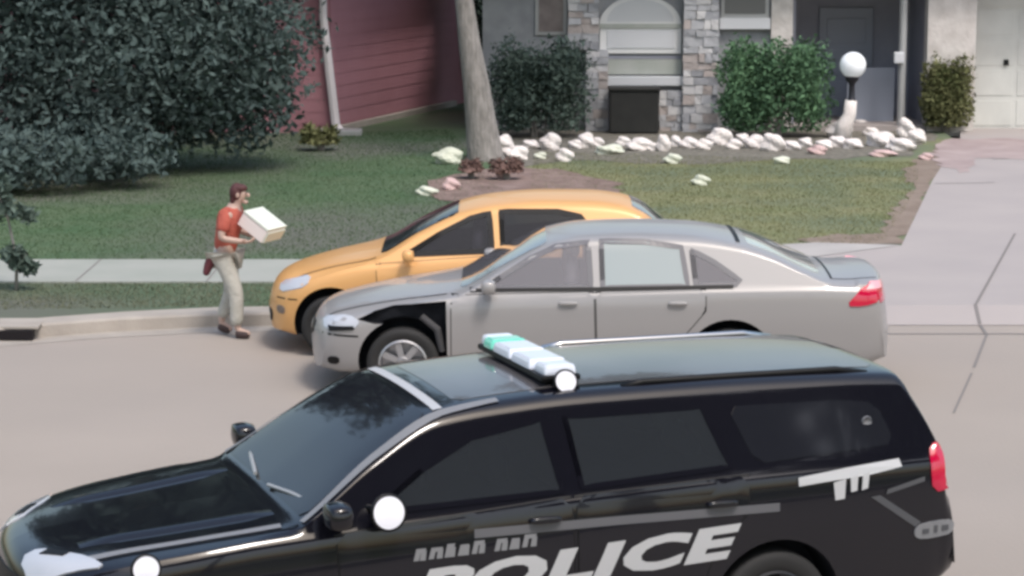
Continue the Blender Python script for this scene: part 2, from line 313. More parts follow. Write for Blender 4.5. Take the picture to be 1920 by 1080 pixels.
# ============================================================ cars
def chaikin(p, n=3):
    for _ in range(n):
        q = [p[0]]
        for a, b in zip(p, p[1:]): q += [(a[0] * .75 + b[0] * .25, a[1] * .75 + b[1] * .25), (a[0] * .25 + b[0] * .75, a[1] * .25 + b[1] * .75)]
        q.append(p[-1]); p = q
    return p
def car_body(sp):
    L = sp['L']; zt = pchip(*sp['zt']); zbelt = pchip(*sp['belt']); W = pchip(*sp['W']); zb = pchip(*sp['zb']); cr = sp.get('crown', .05); tum = sp['tumble']
    fr, rr = sp['front_round'], sp['rear_round']
    X0 = sp.get('x0', 0.0)
    xs = np.concatenate([np.linspace(X0, X0 + .3, 14)[:-1], np.linspace(X0 + .3, L - .3, int((L - X0 - .6) / .035)), np.linspace(L - .3, L, 14)[1:]])
    def shear(x, y, z):
        t = min(abs(y) / sp['hw'], 1.1) ** 2.6
        f = max(0, 1 - (x - X0) / 1.1) ** 1.5; r = max(0, 1 - (L - x) / .9) ** 1.5
        return x + fr * t * f - rr * t * r
    def prof(x):
        w = W(x); T = zt(x); B = zb(x); cx_ = (cr(x) if callable(cr) else cr); e = T - cx_ * min(1, .4 + w); zz = min(zbelt(x), e - .006)
        zw = B + (zz - B) * .55; wb = w - .045; up = max(e - zz, .006); w1 = max(wb - up * tum, .3)
        if up < .03: w1 = wb - .05
        return [(0, B), (w * .6, B), (w * .9, B + .01), (w * .965, B + .10), (w, zw), (w, zw + (zz - zw) * .5), (w - .012, zz - .05), (wb, zz), (wb + (w1 - wb) * .25, zz + up * .25), (wb + (w1 - wb) * .75, zz + up * .75), (w1, e), (w1 * .82, e + (T - e) * .55), (w1 * .4, T - .004), (0, T)]
    bm = bmesh.new(); rings = []
    for x in xs:
        h = chaikin(prof(x)); full = h + [(-y, z) for y, z in h[-2:0:-1]]
        rings.append([bm.verts.new((shear(x, y, z), y, z)) for y, z in full])
    n = len(rings[0])
    for a, b in zip(rings, rings[1:]):
        for k in range(n): bm.faces.new((a[k], b[k], b[(k + 1) % n], a[(k + 1) % n]))
    for end, x in ((0, X0), (-1, L)):
        base = [(v.co.y, v.co.z) for v in rings[end]]; zc = sum(p[1] for p in base) / n; prev = rings[end]; sg = -1 if end == 0 else 1
        for s_ in (.85, .6, .3):
            cur = []
            for (y, z) in base:
                yy, z2 = y * s_, zc + (z - zc) * s_; cur.append(bm.verts.new((shear(x, yy, z2) + sg * .03 * (1 - s_), yy, z2)))
            for k in range(n): bm.faces.new((prev[k], prev[(k + 1) % n], cur[(k + 1) % n], cur[k]) if end == 0 else (prev[k], cur[k], cur[(k + 1) % n], prev[(k + 1) % n]))
            prev = cur
        c = bm.verts.new((x + sg * .03, 0, zc))
        for k in range(n): bm.faces.new((prev[k], prev[(k + 1) % n], c) if end == 0 else (prev[(k + 1) % n], prev[k], c))
    bmesh.ops.recalc_face_normals(bm, faces=bm.faces[:])
    return bm
class Car:
    def __init__(s, name, label, sp, paint, cutboxes=(), prisms=(), nearcuts=()):
        s.sp = sp; s.root = thing(name, label, sp['cat'], sp['loc'], sp['rz']); s.root.scale.x = sp.get('sx', 1); s.paint = paint
        bm = car_body(sp); s.bvh = BVHTree.FromBMesh(bm); s.body = done('body', bm, [paint, 'liner'], s.root, smooth=True)
        cuts = []
        for wx in sp['wheels']:
            for sgn in (-1, 1):
                cb_ = bmesh.new(); lathe(cb_, [(0, 0), (sp['arch'], 0), (sp['arch'], .55), (0, .55)], Matrix.Translation((wx, sgn * (sp['hw'] - .30), sp['wr'])) @ Matrix.Rotation(-sgn * R(90), 4, 'X'), 40); cuts.append(cb_)
        for cc, sz in cutboxes: cb_ = bmesh.new(); box(cb_, cc, sz); cuts.append(cb_)
        for poly in list(prisms) + list(nearcuts):
            yd = -.80 if poly in list(nearcuts) else 1.3
            cb_ = bmesh.new(); a_ = [cb_.verts.new((x, -1.3, z)) for x, z in poly]; f_ = cb_.faces.new(a_); e_ = bmesh.ops.extrude_face_region(cb_, geom=[f_])
            for g_ in e_['geom']:
                if isinstance(g_, bmesh.types.BMVert): g_.co.y = yd
            cuts.append(cb_)
        cos_ = []
        for cb_ in cuts:
            bmesh.ops.recalc_face_normals(cb_, faces=cb_.faces[:])
            for f in cb_.faces: f.material_index = 1
            co = done('cutter', cb_, [paint, 'liner'], s.root); cos_.append(co)
            md = s.body.modifiers.new('b', 'BOOLEAN'); md.operation = 'DIFFERENCE'; md.object = co; md.solver = 'EXACT'
        dg = bpy.context.evaluated_depsgraph_get(); me = bpy.data.meshes.new_from_object(s.body.evaluated_get(dg)); s.body.modifiers.clear()
        old = s.body.data; s.body.data = me; bpy.data.meshes.remove(old)
        for co in cos_: bpy.data.objects.remove(co)
        for p in me.polygons: p.use_smooth = True
        try: me.set_sharp_from_angle(angle=R(38))
        except Exception: pass
    def hit(s, u, v, ax):
        if ax == 'L': o, d = Vector((u, -3, v)), Vector((0, 1, 0))
        elif ax == 'Rt': o, d = Vector((u, 3, v)), Vector((0, -1, 0))
        elif ax == 'top': o, d = Vector((u, v, 4)), Vector((0, 0, -1))
        elif ax == 'front': o, d = Vector((-3, u, v)), Vector((1, 0, 0))
        else: o, d = Vector((9, u, v)), Vector((-1, 0, 0))
        h = s.bvh.ray_cast(o, d); return (h[0], h[1]) if h[0] is not None else None
    def patch(s, name, poly, m, ax='L', off=.004, res=.05, parent=None, smooth=True, rnd=0, label=None):
        if rnd:
            for _ in range(rnd):
                q = []
                for i in range(len(poly)):
                    a, b = poly[i], poly[(i + 1) % len(poly)]
                    d = math.hypot(b[0] - a[0], b[1] - a[1]); t = min(.25, .05 / max(d, 1e-4))
                    q += [(a[0] + (b[0] - a[0]) * t, a[1] + (b[1] - a[1]) * t), (b[0] + (a[0] - b[0]) * t, b[1] + (a[1] - b[1]) * t)]
                poly = q
        dense = []
        for i in range(len(poly)):
            a, b = Vector(poly[i]), Vector(poly[(i + 1) % len(poly)]); k = max(1, int((b - a).length / res))
            dense += [a + (b - a) * j / k for j in range(k)]
        nb = len(dense); x0 = min(p.x for p in dense); x1 = max(p.x for p in dense); y0 = min(p.y for p in dense); y1 = max(p.y for p in dense)
        def inside(p):
            c = False
            for i in range(nb):
                a, b = dense[i], dense[(i + 1) % nb]
                if (a.y > p.y) != (b.y > p.y) and p.x < (b.x - a.x) * (p.y - a.y) / (b.y - a.y) + a.x: c = not c
            return c
        pts = list(dense); gx = x0 + res
        while gx < x1:
            gy = y0 + res
            while gy < y1:
                p = Vector((gx, gy))
                if inside(p) and min((p - q).length for q in dense) > res * .45: pts.append(p)
                gy += res
            gx += res
        vs, es, fs, *_ = geometry.delaunay_2d_cdt(pts, [(i, (i + 1) % nb) for i in range(nb)], [], 1, 1e-5)
        bm = bmesh.new(); top = []
        for v in vs:
            h = s.hit(v.x, v.y, ax)
            if h is None: top.append(None); continue
            top.append(bm.verts.new(h[0] + h[1] * off))
            top[-1].index = 0
        nrm = {}
        for f in fs:
            vv = [top[i] for i in f]
            if None in vv: continue
            try: bm.faces.new(vv)
            except ValueError: pass
        bmesh.ops.recalc_face_normals(bm, faces=bm.faces[:])
        bm.normal_update()
        if bm.faces:
            dirs = {'L': (0, -1, 0), 'Rt': (0, 1, 0), 'top': (0, 0, 1), 'front': (-1, 0, 0), 'rear': (1, 0, 0)}[ax]; n = sum((f.normal * f.calc_area() for f in bm.faces), Vector())
            if n.dot(Vector(dirs)) < 0: bmesh.ops.reverse_faces(bm, faces=bm.faces[:]); n = -n
            bd = [e for e in bm.edges if e.is_boundary]; r = bmesh.ops.extrude_edge_only(bm, edges=bd); nn = n.normalized()
            for g in r['geom']:
                if isinstance(g, bmesh.types.BMVert): g.co -= nn * (off + .012)
        for f in bm.faces: f.smooth = smooth
        o = done(name, bm, m, parent or s.root)
        try: o.data.set_sharp_from_angle(angle=R(35))
        except Exception: pass
        if label: o['label'] = label
        return o
    def line(s, name, pts, w, m='seam', ax='L', off=.002, parent=None):
        pts = [Vector(p) for p in pts]; bm = bmesh.new(); prev = None
        d = [pts[0]]
        for a, b in zip(pts, pts[1:]):
            k = max(1, int((b - a).length / .06)); d += [a + (b - a) * j / k for j in range(1, k + 1)]
        for i, p in enumerate(d):
            t = (d[min(i + 1, len(d) - 1)] - d[max(i - 1, 0)]).normalized(); n = Vector((-t.y, t.x)) * w / 2
            ha, hb = s.hit(*(p + n), ax), s.hit(*(p - n), ax)
            if ha is None or hb is None: prev = None; continue
            cur = (bm.verts.new(ha[0] + ha[1] * off), bm.verts.new(hb[0] + hb[1] * off))
            if prev: bm.faces.new((prev[0], prev[1], cur[1], cur[0]))
            prev = cur
        return done(name, bm, m, parent or s.root)
    def frame(s, name, poly, w, m, ax, off=.004, parent=None):
        return s.line(name, list(poly) + [poly[0], poly[1]], w, m, ax, off, parent)
    def seat(s, x, z, m='seatcloth'):
        e = bpy.data.objects.new('seat', None); COL.objects.link(e); e.parent = s.root; e.empty_display_size = .1
        for y in (-.36, .36):
            s.blob('seat_back', (x, y, z + .06), (.14, .46, .34), m, e); s.blob('headrest', (x + .03, y, z + .29), (.09, .25, .16), m, e)
    def wheel(s, wx, sgn, rim='rim', spokes=7):
        r = s.sp['wr'] - .02; y = sgn * (s.sp['hw'] - .035)
        mx = Matrix.Translation((wx, y, s.sp['wr'] - .02)) @ Matrix.Rotation(-sgn * R(90), 4, 'X')       # local +z points outwards
        e = bpy.data.objects.new('wheel', None); COL.objects.link(e); e.parent = s.root; e.matrix_basis = mx; e.empty_display_size = .1
        rr = r * .66
        bm = bmesh.new(); lathe(bm, [(rr, -.19), (r * .93, -.20), (r, -.17), (r, -.03), (r * .97, -.005), (r * .85, 0), (rr + .012, -.008), (rr, -.02)], seg=40); done('tyre', bm, 'rubber', e, smooth=True)
        bm = bmesh.new(); lathe(bm, [(rr + .004, -.012), (rr - .012, -.004), (rr - .02, -.02), (rr - .025, -.12), (0, -.12)], seg=40)
        lathe(bm, [(.0, -.012), (.05, -.014), (.065, -.03), (.07, -.08)], seg=20)
        for k in range(spokes):
            a = 2 * math.pi * k / spokes; q = Matrix.Rotation(a, 4, 'Z')
            v = box(bm, (0, 0, 0), (rr - .05, .055, .03)); bmesh.ops.transform(bm, matrix=q @ Matrix.Translation(((rr + .03) / 2, 0, -.035)), verts=v)
        bmesh.ops.recalc_face_normals(bm, faces=bm.faces[:]); done('rim', bm, rim, e, smooth=False)
        return e
    def blob(s, name, c, sz, m, parent=None, rot=(0, 0, 0), sub=3, sq=.55):
        bm = bmesh.new(); bmesh.ops.create_cube(bm, size=2); bmesh.ops.subdivide_edges(bm, edges=bm.edges[:], cuts=5, use_grid_fill=True)
        for v in bm.verts:
            d = v.co.normalized(); v.co = v.co.lerp(d * 1.0, 1 - sq * .6) if True else v.co
        mt = Matrix.Translation(c) @ Matrix.Rotation(rot[2], 4, 'Z') @ Matrix.Rotation(rot[1], 4, 'Y') @ Matrix.Rotation(rot[0], 4, 'X') @ Matrix.Diagonal((sz[0] / 2, sz[1] / 2, sz[2] / 2, 1))
        bm.transform(mt); return done(name, bm, m, parent or s.root, smooth=True)
def mirrored(fn):
    for ax, sgn in (('L', -1), ('Rt', 1)): fn(ax, sgn)

# NOTE car local frame: x runs from nose (0) to tail, near side (seen by the camera) is y<0
# ---------------------------------------------------------------- silver sedan
SV = dict(cat='car', L=5.07, hw=.925, loc=(-1.84, 22.09, 0), rz=0, tumble=.50, crown=.055, wheels=(.82, 3.64), wr=.335, arch=.385, front_round=.20, rear_round=.14, sx=1.045,
    zt=([0, .04, .12, .3, .7, 1.18, 1.3, 1.7, 2.1, 2.35, 2.8, 3.3, 3.7, 3.95, 4.3, 4.5, 4.7, 4.95, 5.0, 5.04, 5.07], [.60, .68, .745, .80, .885, .965, .99, 1.21, 1.405, 1.455, 1.475, 1.46, 1.405, 1.33, 1.17, 1.095, 1.08, 1.085, 1.05, .90, .66]),
    belt=([0, .6, 1.2, 2.4, 3.6, 4.4, 5.07], [.66, .80, .90, .965, 1.0, 1.01, .98]),
    W=([0, .1, .35, .8, 2.5, 4.2, 4.8, 5.0, 5.07], [.80, .86, .905, .925, .925, .92, .89, .86, .82]),
    zb=([0, .2, 1.2, 3.9, 4.8, 5.07], [.24, .20, .19, .19, .25, .33]))
fw = [(1.52, .99), (1.66, 1.085), (1.92, 1.245), (2.14, 1.345), (2.42, 1.385), (2.44, 1.0)]
rw = [(2.54, 1.0), (2.53, 1.395), (2.9, 1.39), (3.22, 1.345), (3.27, 1.015)]
qw = [(3.34, 1.02), (3.31, 1.32), (3.50, 1.22), (3.72, 1.065), (3.68, 1.03)]
c = Car('sedan', 'silver sedan double parked behind the black police car, front fender missing', SV, 'silver',
        prisms=(fw, rw, qw), nearcuts=([(.43, .715), (.58, .79), (.74, .835), (.95, .862), (1.195, .885), (1.205, .36), (.80, .36), (.78, .68), (.58, .68)],))
def sides(ax, sgn):
    for q_ in (fw, rw, qw): c.frame('window_frame', q_, .045, 'pillar', ax, .005)
    c.line('belt_seal', [(1.40, .975), (2.5, .99), (3.66, 1.012)], .028, 'seam', ax, .010)
    c.patch('side_window', fw, 'silverglass', ax, .002); c.patch('side_window', rw, 'glassblue', ax, .002, label='rear side window with its brightness painted into the pane'); c.patch('side_window', qw, 'silverglass', ax, .002)
    dr = [[(1.24, .25), (1.24, .93), (2.46, .965), (2.48, .25)], [(2.5, .25), (2.48, .965), (3.42, .99), (3.42, .80), (3.22, .55), (3.14, .25)]]
    for dp in dr:
        c.patch('door', dp, 'silver', ax, .004, rnd=1, res=.08); c.line('door_seam', dp + [dp[0]], .016, 'seam', ax, .0015)
    for hx in (2.24, 3.18):
        h = c.hit(hx, .87, ax)[0]; c.blob('door_handle', (hx, h.y + sgn * .02, .87), (.17, .04, .035), 'silver')
    for wx in SV['wheels']: c.wheel(wx, sgn, 'rim', 7)
    c.blob('door_mirror', (1.56, sgn * (.93 + .08), 1.03), (.13, .19, .13), 'silver')
mirrored(sides)
c.seat(2.28, 1.0); c.line('rocker_strip', [(1.25, .30), (3.15, .30)], .05, 'seam', 'L', .006)
c.patch('windshield', [(1.32, -.70), (2.06, -.58), (2.06, .58), (1.32, .70)], 'glassgrey', 'top', .006, rnd=1, res=.09)
c.patch('rear_window', [(3.80, -.55), (4.42, -.64), (4.42, .64), (3.80, .55)], 'glassrear', 'top', .006, rnd=1, res=.09)
c.line('window_seal', [(3.76, .575), (4.46, .675)], .045, 'seam', 'top', .012); c.line('window_seal', [(3.72, -.57), (3.72, .57)], .035, 'seam', 'top', .008)
c.line('trunk_seam', [(4.52, -.70), (4.52, .70)], .02, 'seam', 'top', .003); c.line('trunk_seam', [(4.52, -.70), (4.98, -.62)], .016, 'seam', 'top', .003)
c.line('hood_seam', [(.16, -.62), (1.2, -.76)], .022, 'seam', 'top', .003); c.line('hood_seam', [(.16, .62), (1.2, .76)], .022, 'seam', 'top', .003)
for ax, sgn in (('L', -1), ('Rt', 1)):
    tl = c.patch('taillight', [(4.62, .84), (4.80, 1.03), (4.955, 1.03), (4.93, .88), (4.78, .835)], 'tail', ax, .012, rnd=1, res=.04)
    c.patch('reflector', [(4.80, .975), (4.84, 1.035), (4.95, 1.035), (4.94, .985)], 'tailpale', ax, .018, parent=tl, res=.03)
    c.patch('taillight', [(sgn * .50, .86), (sgn * .50, 1.0), (sgn * .83, 1.01), (sgn * .83, .86)], 'tail', 'rear', .008, res=.05)
    hl = c.patch('headlight', [(.14, .60), (.12, .70), (.36, .745), (.46, .70), (.40, .63)], 'headl', ax, .008, rnd=1, res=.04)
    c.patch('lamp_bezel', [(.19, .60), (.18, .645), (.40, .655), (.40, .625)], 'seam', ax, .014, parent=hl, res=.03)
    c.patch('fog_lamp', [(.17, .30), (.17, .37), (.27, .37), (.27, .30)], 'seam', ax, .008, rnd=1, res=.03)
c.line('bumper_seam', [(.12, .575), (.44, .565)], .016, 'seam', 'L', .004); 
c.patch('grille', [(-.42, .50), (-.46, .63), (.46, .63), (.42, .50)], 'seam', 'front', .006, rnd=1)
c.patch('license_plate', [(-.15, .70), (-.15, .84), (.15, .84), (.15, .70)], 'white', 'rear', .012)
# exposed parts where the fender is gone
bm = bmesh.new(); ln = [(.82 + .40 * math.cos(t), -.83, .335 + .40 * math.sin(t)) for t in np.linspace(R(8), R(172), 22)]
for (a, b) in zip(ln, ln[1:]): 
    q = [bm.verts.new(p) for p in (a, b, (b[0], -.60, b[2]), (a[0], -.60, a[2]))]; bm.faces.new(q)
r_ = bmesh.ops.solidify(bm, geom=bm.faces[:], thickness=.02); done('wheel_liner', bm, 'liner', c.root, smooth=True)
bm = bmesh.new(); tube(bm, [(1.16, -.85, .42), (1.12, -.86, .62), (.98, -.85, .74)], [.03, .035, .03]); done('door_hinge_strut', bm, 'liner2', c.root)

# ---------------------------------------------------------------- orange hatchback
OR = dict(cat='car', L=4.35, hw=.87, loc=(-2.43, 24.02, 0), rz=0, tumble=.52, crown=.06, wheels=(.66, 3.28), wr=.32, arch=.375, front_round=.34, rear_round=.2,
    zt=([0, .04, .12, .3, .6, 1.0, 1.15, 1.5, 1.95, 2.3, 2.75, 3.2, 3.5, 3.7, 3.95, 4.15, 4.27, 4.35], [.56, .66, .74, .82, .90, .985, 1.03, 1.235, 1.435, 1.505, 1.535, 1.53, 1.50, 1.44, 1.26, 1.09, 1.0, .66]),
    belt=([0, .5, 1.1, 2.2, 3.2, 4.0, 4.35], [.66, .82, .92, .99, 1.06, 1.06, .98]),
    W=([0, .1, .35, .8, 2.5, 3.8, 4.2, 4.35], [.72, .79, .845, .87, .87, .86, .83, .77]),
    zb=([0, .2, 1.0, 3.4, 4.1, 4.35], [.22, .18, .18, .18, .25, .33]))
ow1 = [(1.40, 1.01), (1.72, 1.20), (2.02, 1.345), (2.21, 1.395), (2.24, 1.045)]; ow2 = [(2.34, 1.06), (2.32, 1.41), (2.88, 1.415), (3.10, 1.37), (3.20, 1.25), (3.02, 1.12)]
c = Car('hatchback', 'orange yellow hatchback parked at the kerb beyond the silver sedan', OR, 'orange', prisms=(ow1, ow2))
def sides(ax, sgn):
    for q_ in (ow1, ow2): c.frame('window_frame', q_, .05, 'seam', ax, .005); c.patch('side_window', q_, 'tintglass', ax, .002)
    for dp in ([(1.14, .28), (1.10, .92), (2.26, 1.0), (2.28, .28)], [(2.3, .28), (2.28, 1.0), (3.1, 1.05), (3.0, .8), (2.86, .28)]):
        c.patch('door', dp, 'orange', ax, .004, rnd=1, res=.08); c.line('door_seam', dp + [dp[0]], .014, 'seam', ax, .0015)
    for hx in (2.1, 2.9):
        h = c.hit(hx, .93, ax)[0]; c.blob('door_handle', (hx, h.y + sgn * .02, .93), (.16, .04, .035), 'orange')
    for wx in OR['wheels']: c.wheel(wx, sgn, 'rim', 9)
    c.blob('door_mirror', (1.42, sgn * .96, 1.02), (.12, .18, .12), 'orange')
    c.patch('headlight', [(.12, .60), (.14, .70), (.46, .80), (.42, .70)], 'headl', ax, .008, rnd=1, res=.04)
    c.patch('taillight', [(4.05, .80), (4.03, 1.0), (4.2, 1.0), (4.24, .82)], 'tail', ax, .008, rnd=1, res=.04)
    c.patch('side_marker', [(.10, .40), (.10, .48), (.19, .48), (.19, .40)], 'dirt', ax, .008, rnd=1, res=.03)
mirrored(sides)
c.seat(2.1, 1.02)
c.patch('windshield', [(1.14, -.66), (1.90, -.55), (1.90, .55), (1.14, .66)], 'glass', 'top', .006, rnd=1, res=.09)
c.patch('rear_window', [(3.62, -.50), (4.0, -.58), (4.0, .58), (3.62, .50)], 'glassgrey', 'top', .006, rnd=1, res=.09)
c.line('hood_seam', [(.18, -.60), (1.1, -.72)], .018, 'seam', 'top', .003); c.line('hood_seam', [(.18, .60), (1.1, .72)], .018, 'seam', 'top', .003)
c.line('bumper_seam', [(.10, .55), (.32, .56)], .012, 'seam', 'L', .004)
c.patch('grille', [(-.4, .28), (-.44, .40), (.44, .40), (.4, .28)], 'seam', 'front', .006, rnd=1)

# ---------------------------------------------------------------- police SUV
TH = R(20)
n_ = Vector((math.sin(TH), -math.cos(TH), 0)); u_ = Vector((math.cos(TH), math.sin(TH), 0))
re_ = Vector((340 / CF * 13.58, 13.58, 0)); side_p = re_ + n_ * .33
# survey: the tail end of the near flank lies under photo x=1788
rx = (1788 - 960) / CF; 
tt = (rx * side_p.y - side_p.x) / (u_.x - rx * u_.y); rear_pt = side_p + u_ * tt
orig = rear_pt - u_ * 4.90 - n_ * 1.0
PO = dict(cat='police car', L=5.02, x0=-.46, hw=1.0, sx=1.015, loc=tuple(orig), rz=TH, tumble=.46, crown=pchip([-.5, 1.0, 1.5, 5.1], [.022, .022, .036, .036]), wheels=(.83, 3.78), wr=.37, arch=.41, front_round=.42, rear_round=.07,
    zt=([-.46, -.43, -.34, -.1, .40, .85, .98, 1.05, 1.45, 1.84, 2.2, 2.7, 3.4, 4.1, 4.6, 4.70, 4.73, 4.84, 4.91, 4.94, 4.99, 5.02], [.78, .87, .94, .985, 1.035, 1.085, 1.105, 1.145, 1.44, 1.635, 1.675, 1.70, 1.705, 1.695, 1.675, 1.66, 1.60, 1.39, 1.20, 1.0, .92, .62]),
    belt=([-.46, .2, 1.2, 2.5, 3.5, 4.9, 5.02], [.90, 1.0, 1.07, 1.14, 1.175, 1.19, 1.0]),
    W=([-.46, -.36, 0, .8, 2.5, 4.2, 4.75, 4.95, 5.02], [.84, .90, .965, 1.0, 1.0, 1.0, .985, .965, .94]),
    zb=([-.46, -.2, 1.2, 3.9, 4.8, 5.02], [.30, .26, .25, .25, .32, .42]))
pw1 = [(1.40, 1.135), (1.70, 1.33), (2.0, 1.475), (2.42, 1.545), (2.48, 1.165)]; pw2 = [(2.60, 1.175), (2.56, 1.55), (3.38, 1.55), (3.50, 1.22)]
c = Car('police_suv', 'black police SUV in the foreground with a roof light bar and white lettering', PO, 'pblack', prisms=(pw1, pw2))
P = c
def sides(ax, sgn):
    for q_ in (pw1, pw2): c.frame('window_frame', q_, .03, 'pblack', ax, .005); c.patch('side_window', q_, 'policeglass', ax, .002)
    c.patch('side_window', [(3.66, 1.225), (3.54, 1.54), (4.26, 1.53), (4.48, 1.50), (4.56, 1.27)], 'glass', ax, .004, rnd=1)
    for dp in ([(1.22, .42), (1.18, 1.04), (2.52, 1.135), (2.54, .42)], [(2.57, .42), (2.55, 1.135), (3.60, 1.17), (3.58, .95), (3.38, .75), (3.28, .42)]):
        c.patch('door', dp, 'pblack', ax, .004, rnd=1, res=.08); c.line('door_seam', dp + [dp[0]], .016, 'seam', ax, .0015)
    for hx in (2.36, 3.42):
        h = c.hit(hx, 1.03, ax)[0]; c.blob('door_handle', (hx, h.y + sgn * .025, 1.03), (.19, .045, .04), 'pblack')
    for wx in PO['wheels']: c.wheel(wx, sgn, 'steel', 10)
    dm = c.blob('door_mirror', (1.17, sgn * 1.06, 1.17), (.15, .22, .15), 'pblack')
    tl = c.patch('taillight', [(4.80, .98), (4.79, 1.14), (4.81, 1.25), (4.90, 1.25), (4.95, 1.10), (4.95, .98)], 'tail', ax, .02, rnd=1, res=.03)
    hl = c.patch('headlight', [(-.39, sgn * .34), (-.37, sgn * .56), (-.22, sgn * .74), (-.02, sgn * .86), (-.08, sgn * .68), (-.20, sgn * .50), (-.28, sgn * .36)], 'headl', 'top', .010, rnd=1, res=.03)
    c.patch('lamp_bezel', [(-.30, sgn * .44), (-.20, sgn * .58), (-.16, sgn * .56), (-.25, sgn * .42)], 'seam', 'top', .016, parent=hl, res=.03)
    rl = [(2.95, sgn * .645, 1.668), (3.08, sgn * .64, 1.690), (4.3, sgn * .64, 1.680), (4.5, sgn * .645, 1.645)]
    b = bmesh.new(); tube(b, rl, .020, 8); done('roof_rail', b, 'seam' if sgn < 0 else 'chrome', c.root, smooth=True)
mirrored(sides)
c.seat(2.25, 1.16, 'seatdark'); c.seat(3.45, 1.14, 'seatdark'); c.blob('steering_wheel', (1.80, -.38, 1.17), (.10, .36, .30), 'seam')
c.line('flank_moulding', [(1.95, .985), (2.8, .985), (3.78, .975)], .05, 'decaldim2', 'L', .006)
c.line('sill_strip', [(1.2, .36), (3.4, .36)], .05, 'seam', 'L', .006)  # plain dark strip along the sill
c.patch('windshield', [(1.03, -.84), (1.78, -.68), (1.78, .68), (1.03, .84)], 'glass', 'top', .006, rnd=1, res=.09)
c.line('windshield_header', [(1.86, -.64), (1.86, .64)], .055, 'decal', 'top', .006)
c.patch('roof_sheen', [(1.98, -.56), (4.60, -.56), (4.60, .56), (1.98, .56)], 'roofsheen', 'top', .003, rnd=1, res=.10)  # lighter patch paints the reflected sky onto the black roof
c.patch('rear_window', [(-.62, 1.30), (-.55, 1.58), (.55, 1.58), (.62, 1.30)], 'glass', 'rear', .006, rnd=1)
for s_ in (-1, 1): c.line('pillar_trim', [(1.02, s_ * .895), (1.45, s_ * .775), (1.86, s_ * .69), (2.2, s_ * .66)], .05, 'decaldim', 'top', .010)
c.line('hood_seam', [(-.05, -.76), (1.0, -.89)], .020, 'seam', 'top', .003); c.line('hood_seam', [(-.05, .76), (1.0, .89)], .020, 'seam', 'top', .003)
c.line('hood_highlight', [(-.12, -.70), (.92, -.82)], .065, 'decaldim', 'top', .006)  # painted strip for the sky highlight along the hood edge
for s_ in (-1, 1):                                       # raised bonnet creases
    b = bmesh.new(); rows = []
    for x in np.linspace(-.10, .94, 16):
        y = s_ * (.45 + .10 * (x + .02)); z = c.hit(x, y, 'top')[0].z; hh = .022 * math.sin(math.pi * min(1, (x + .12) / .25 if x < .13 else (.96 - x) / .2 if x > .76 else 1) / 2)
        rows.append([b.verts.new((x, y + d, z + k * hh - (.003 if k == 0 else 0))) for d, k in ((-.07, 0), (-.03, .8), (0, 1), (.03, .8), (.07, 0))])
    for r0, r1 in zip(rows, rows[1:]):
        for k in range(4): b.faces.new((r0[k], r0[k + 1], r1[k + 1], r1[k]))
    bmesh.ops.recalc_face_normals(b, faces=b.faces[:]); done('hood_crease', b, 'pblack', c.root, smooth=True)
for s_ in (-1, 1):
    b = bmesh.new(); tube(b, [(1.02, s_ * .15, 1.145), (1.07, s_ * .45, 1.165), (1.13, s_ * .74, 1.165)], .012, 6); done('wiper', b, 'greymetal', c.root)
c.patch('grille', [(-.45, .55), (-.55, .82), (.55, .82), (.45, .55)], 'seam', 'front', .008, rnd=1)
for yy, zz in ((-.40, .70), (-.66, .66), (.40, .70)):
    h = c.hit(yy, zz, 'front')[0]; b = bmesh.new(); lathe(b, [(0, .03), (.03, .025), (.045, .01), (.05, -.03)], Matrix.Translation(h) @ Matrix.Rotation(R(-90), 4, 'Y'), 20); done('grille_light', b, 'lens', c.root, smooth=True)
def roundlamp(name, pos, rad, m, direction, parent=None):
    q = Vector(direction).normalized().to_track_quat('Z', 'Y').to_matrix().to_4x4(); mt = Matrix.Translation(pos) @ q
    hb = bmesh.new(); lathe(hb, [(0, -rad * 1.1), (rad * .55, -rad * .95), (rad * 1.0, -rad * .35), (rad * 1.16, 0), (rad * 1.14, .012), (rad * 1.0, .016)], mt, 32); h = done(name, hb, 'seam', c.root, smooth=True)
    lb = bmesh.new(); lathe(lb, [(rad * 1.0, .010), (rad * .8, rad * .16), (rad * .45, rad * .27), (0, rad * .32)], mt, 32); done('lens', lb, m, h, smooth=True); return h
roundlamp('spotlight', (1.44, -1.08, 1.17), .090, 'lamp', (.12, -1, .18))
b = bmesh.new(); tube(b, [(1.44, -1.03, 1.18), (1.36, -.88, 1.16)], .018, 8); done('spotlight_arm', b, 'seam', c.root)
roundlamp('fender_glint', (.16, -.975, .955), .07, 'lamp', (.05, -1, .15))  # round lens added for a bright glint on the fender
# light bar across the roof
lb = thing('light_bar_placeholder', 'x', 'x'); bpy.data.objects.remove(lb)
LX = 2.62
bm = bmesh.new()
for y in np.linspace(-.62, .62, 2): pass
v = box(bm, (LX, .0, 1.728), (.24, 1.12, .035)); base = done('light_bar', bm, 'seam', c.root, bevel=.015)
for yy in (-.42, .42):
    b = bmesh.new(); box(b, (LX, yy, 1.703), (.10, .06, .05)); done('mount', b, 'seam', base)
segs = [(-.55, -.36, 'lens'), (-.35, -.02, 'lens'), (-.01, .30, 'lens'), (.31, .47, 'teal'), (.48, .56, 'lens')]
for y0, y1, mm in segs:
    b = bmesh.new(); box(b, (LX, (y0 + y1) / 2, 1.772), (.24 if abs(y0 + y1) < .9 else .20, y1 - y0, .06), taper=.9); done('light_module', b, mm, base, bevel=.02)
roundlamp('alley_light', (LX, -.62, 1.72), .062, 'lamp', (.0, -1, .30))
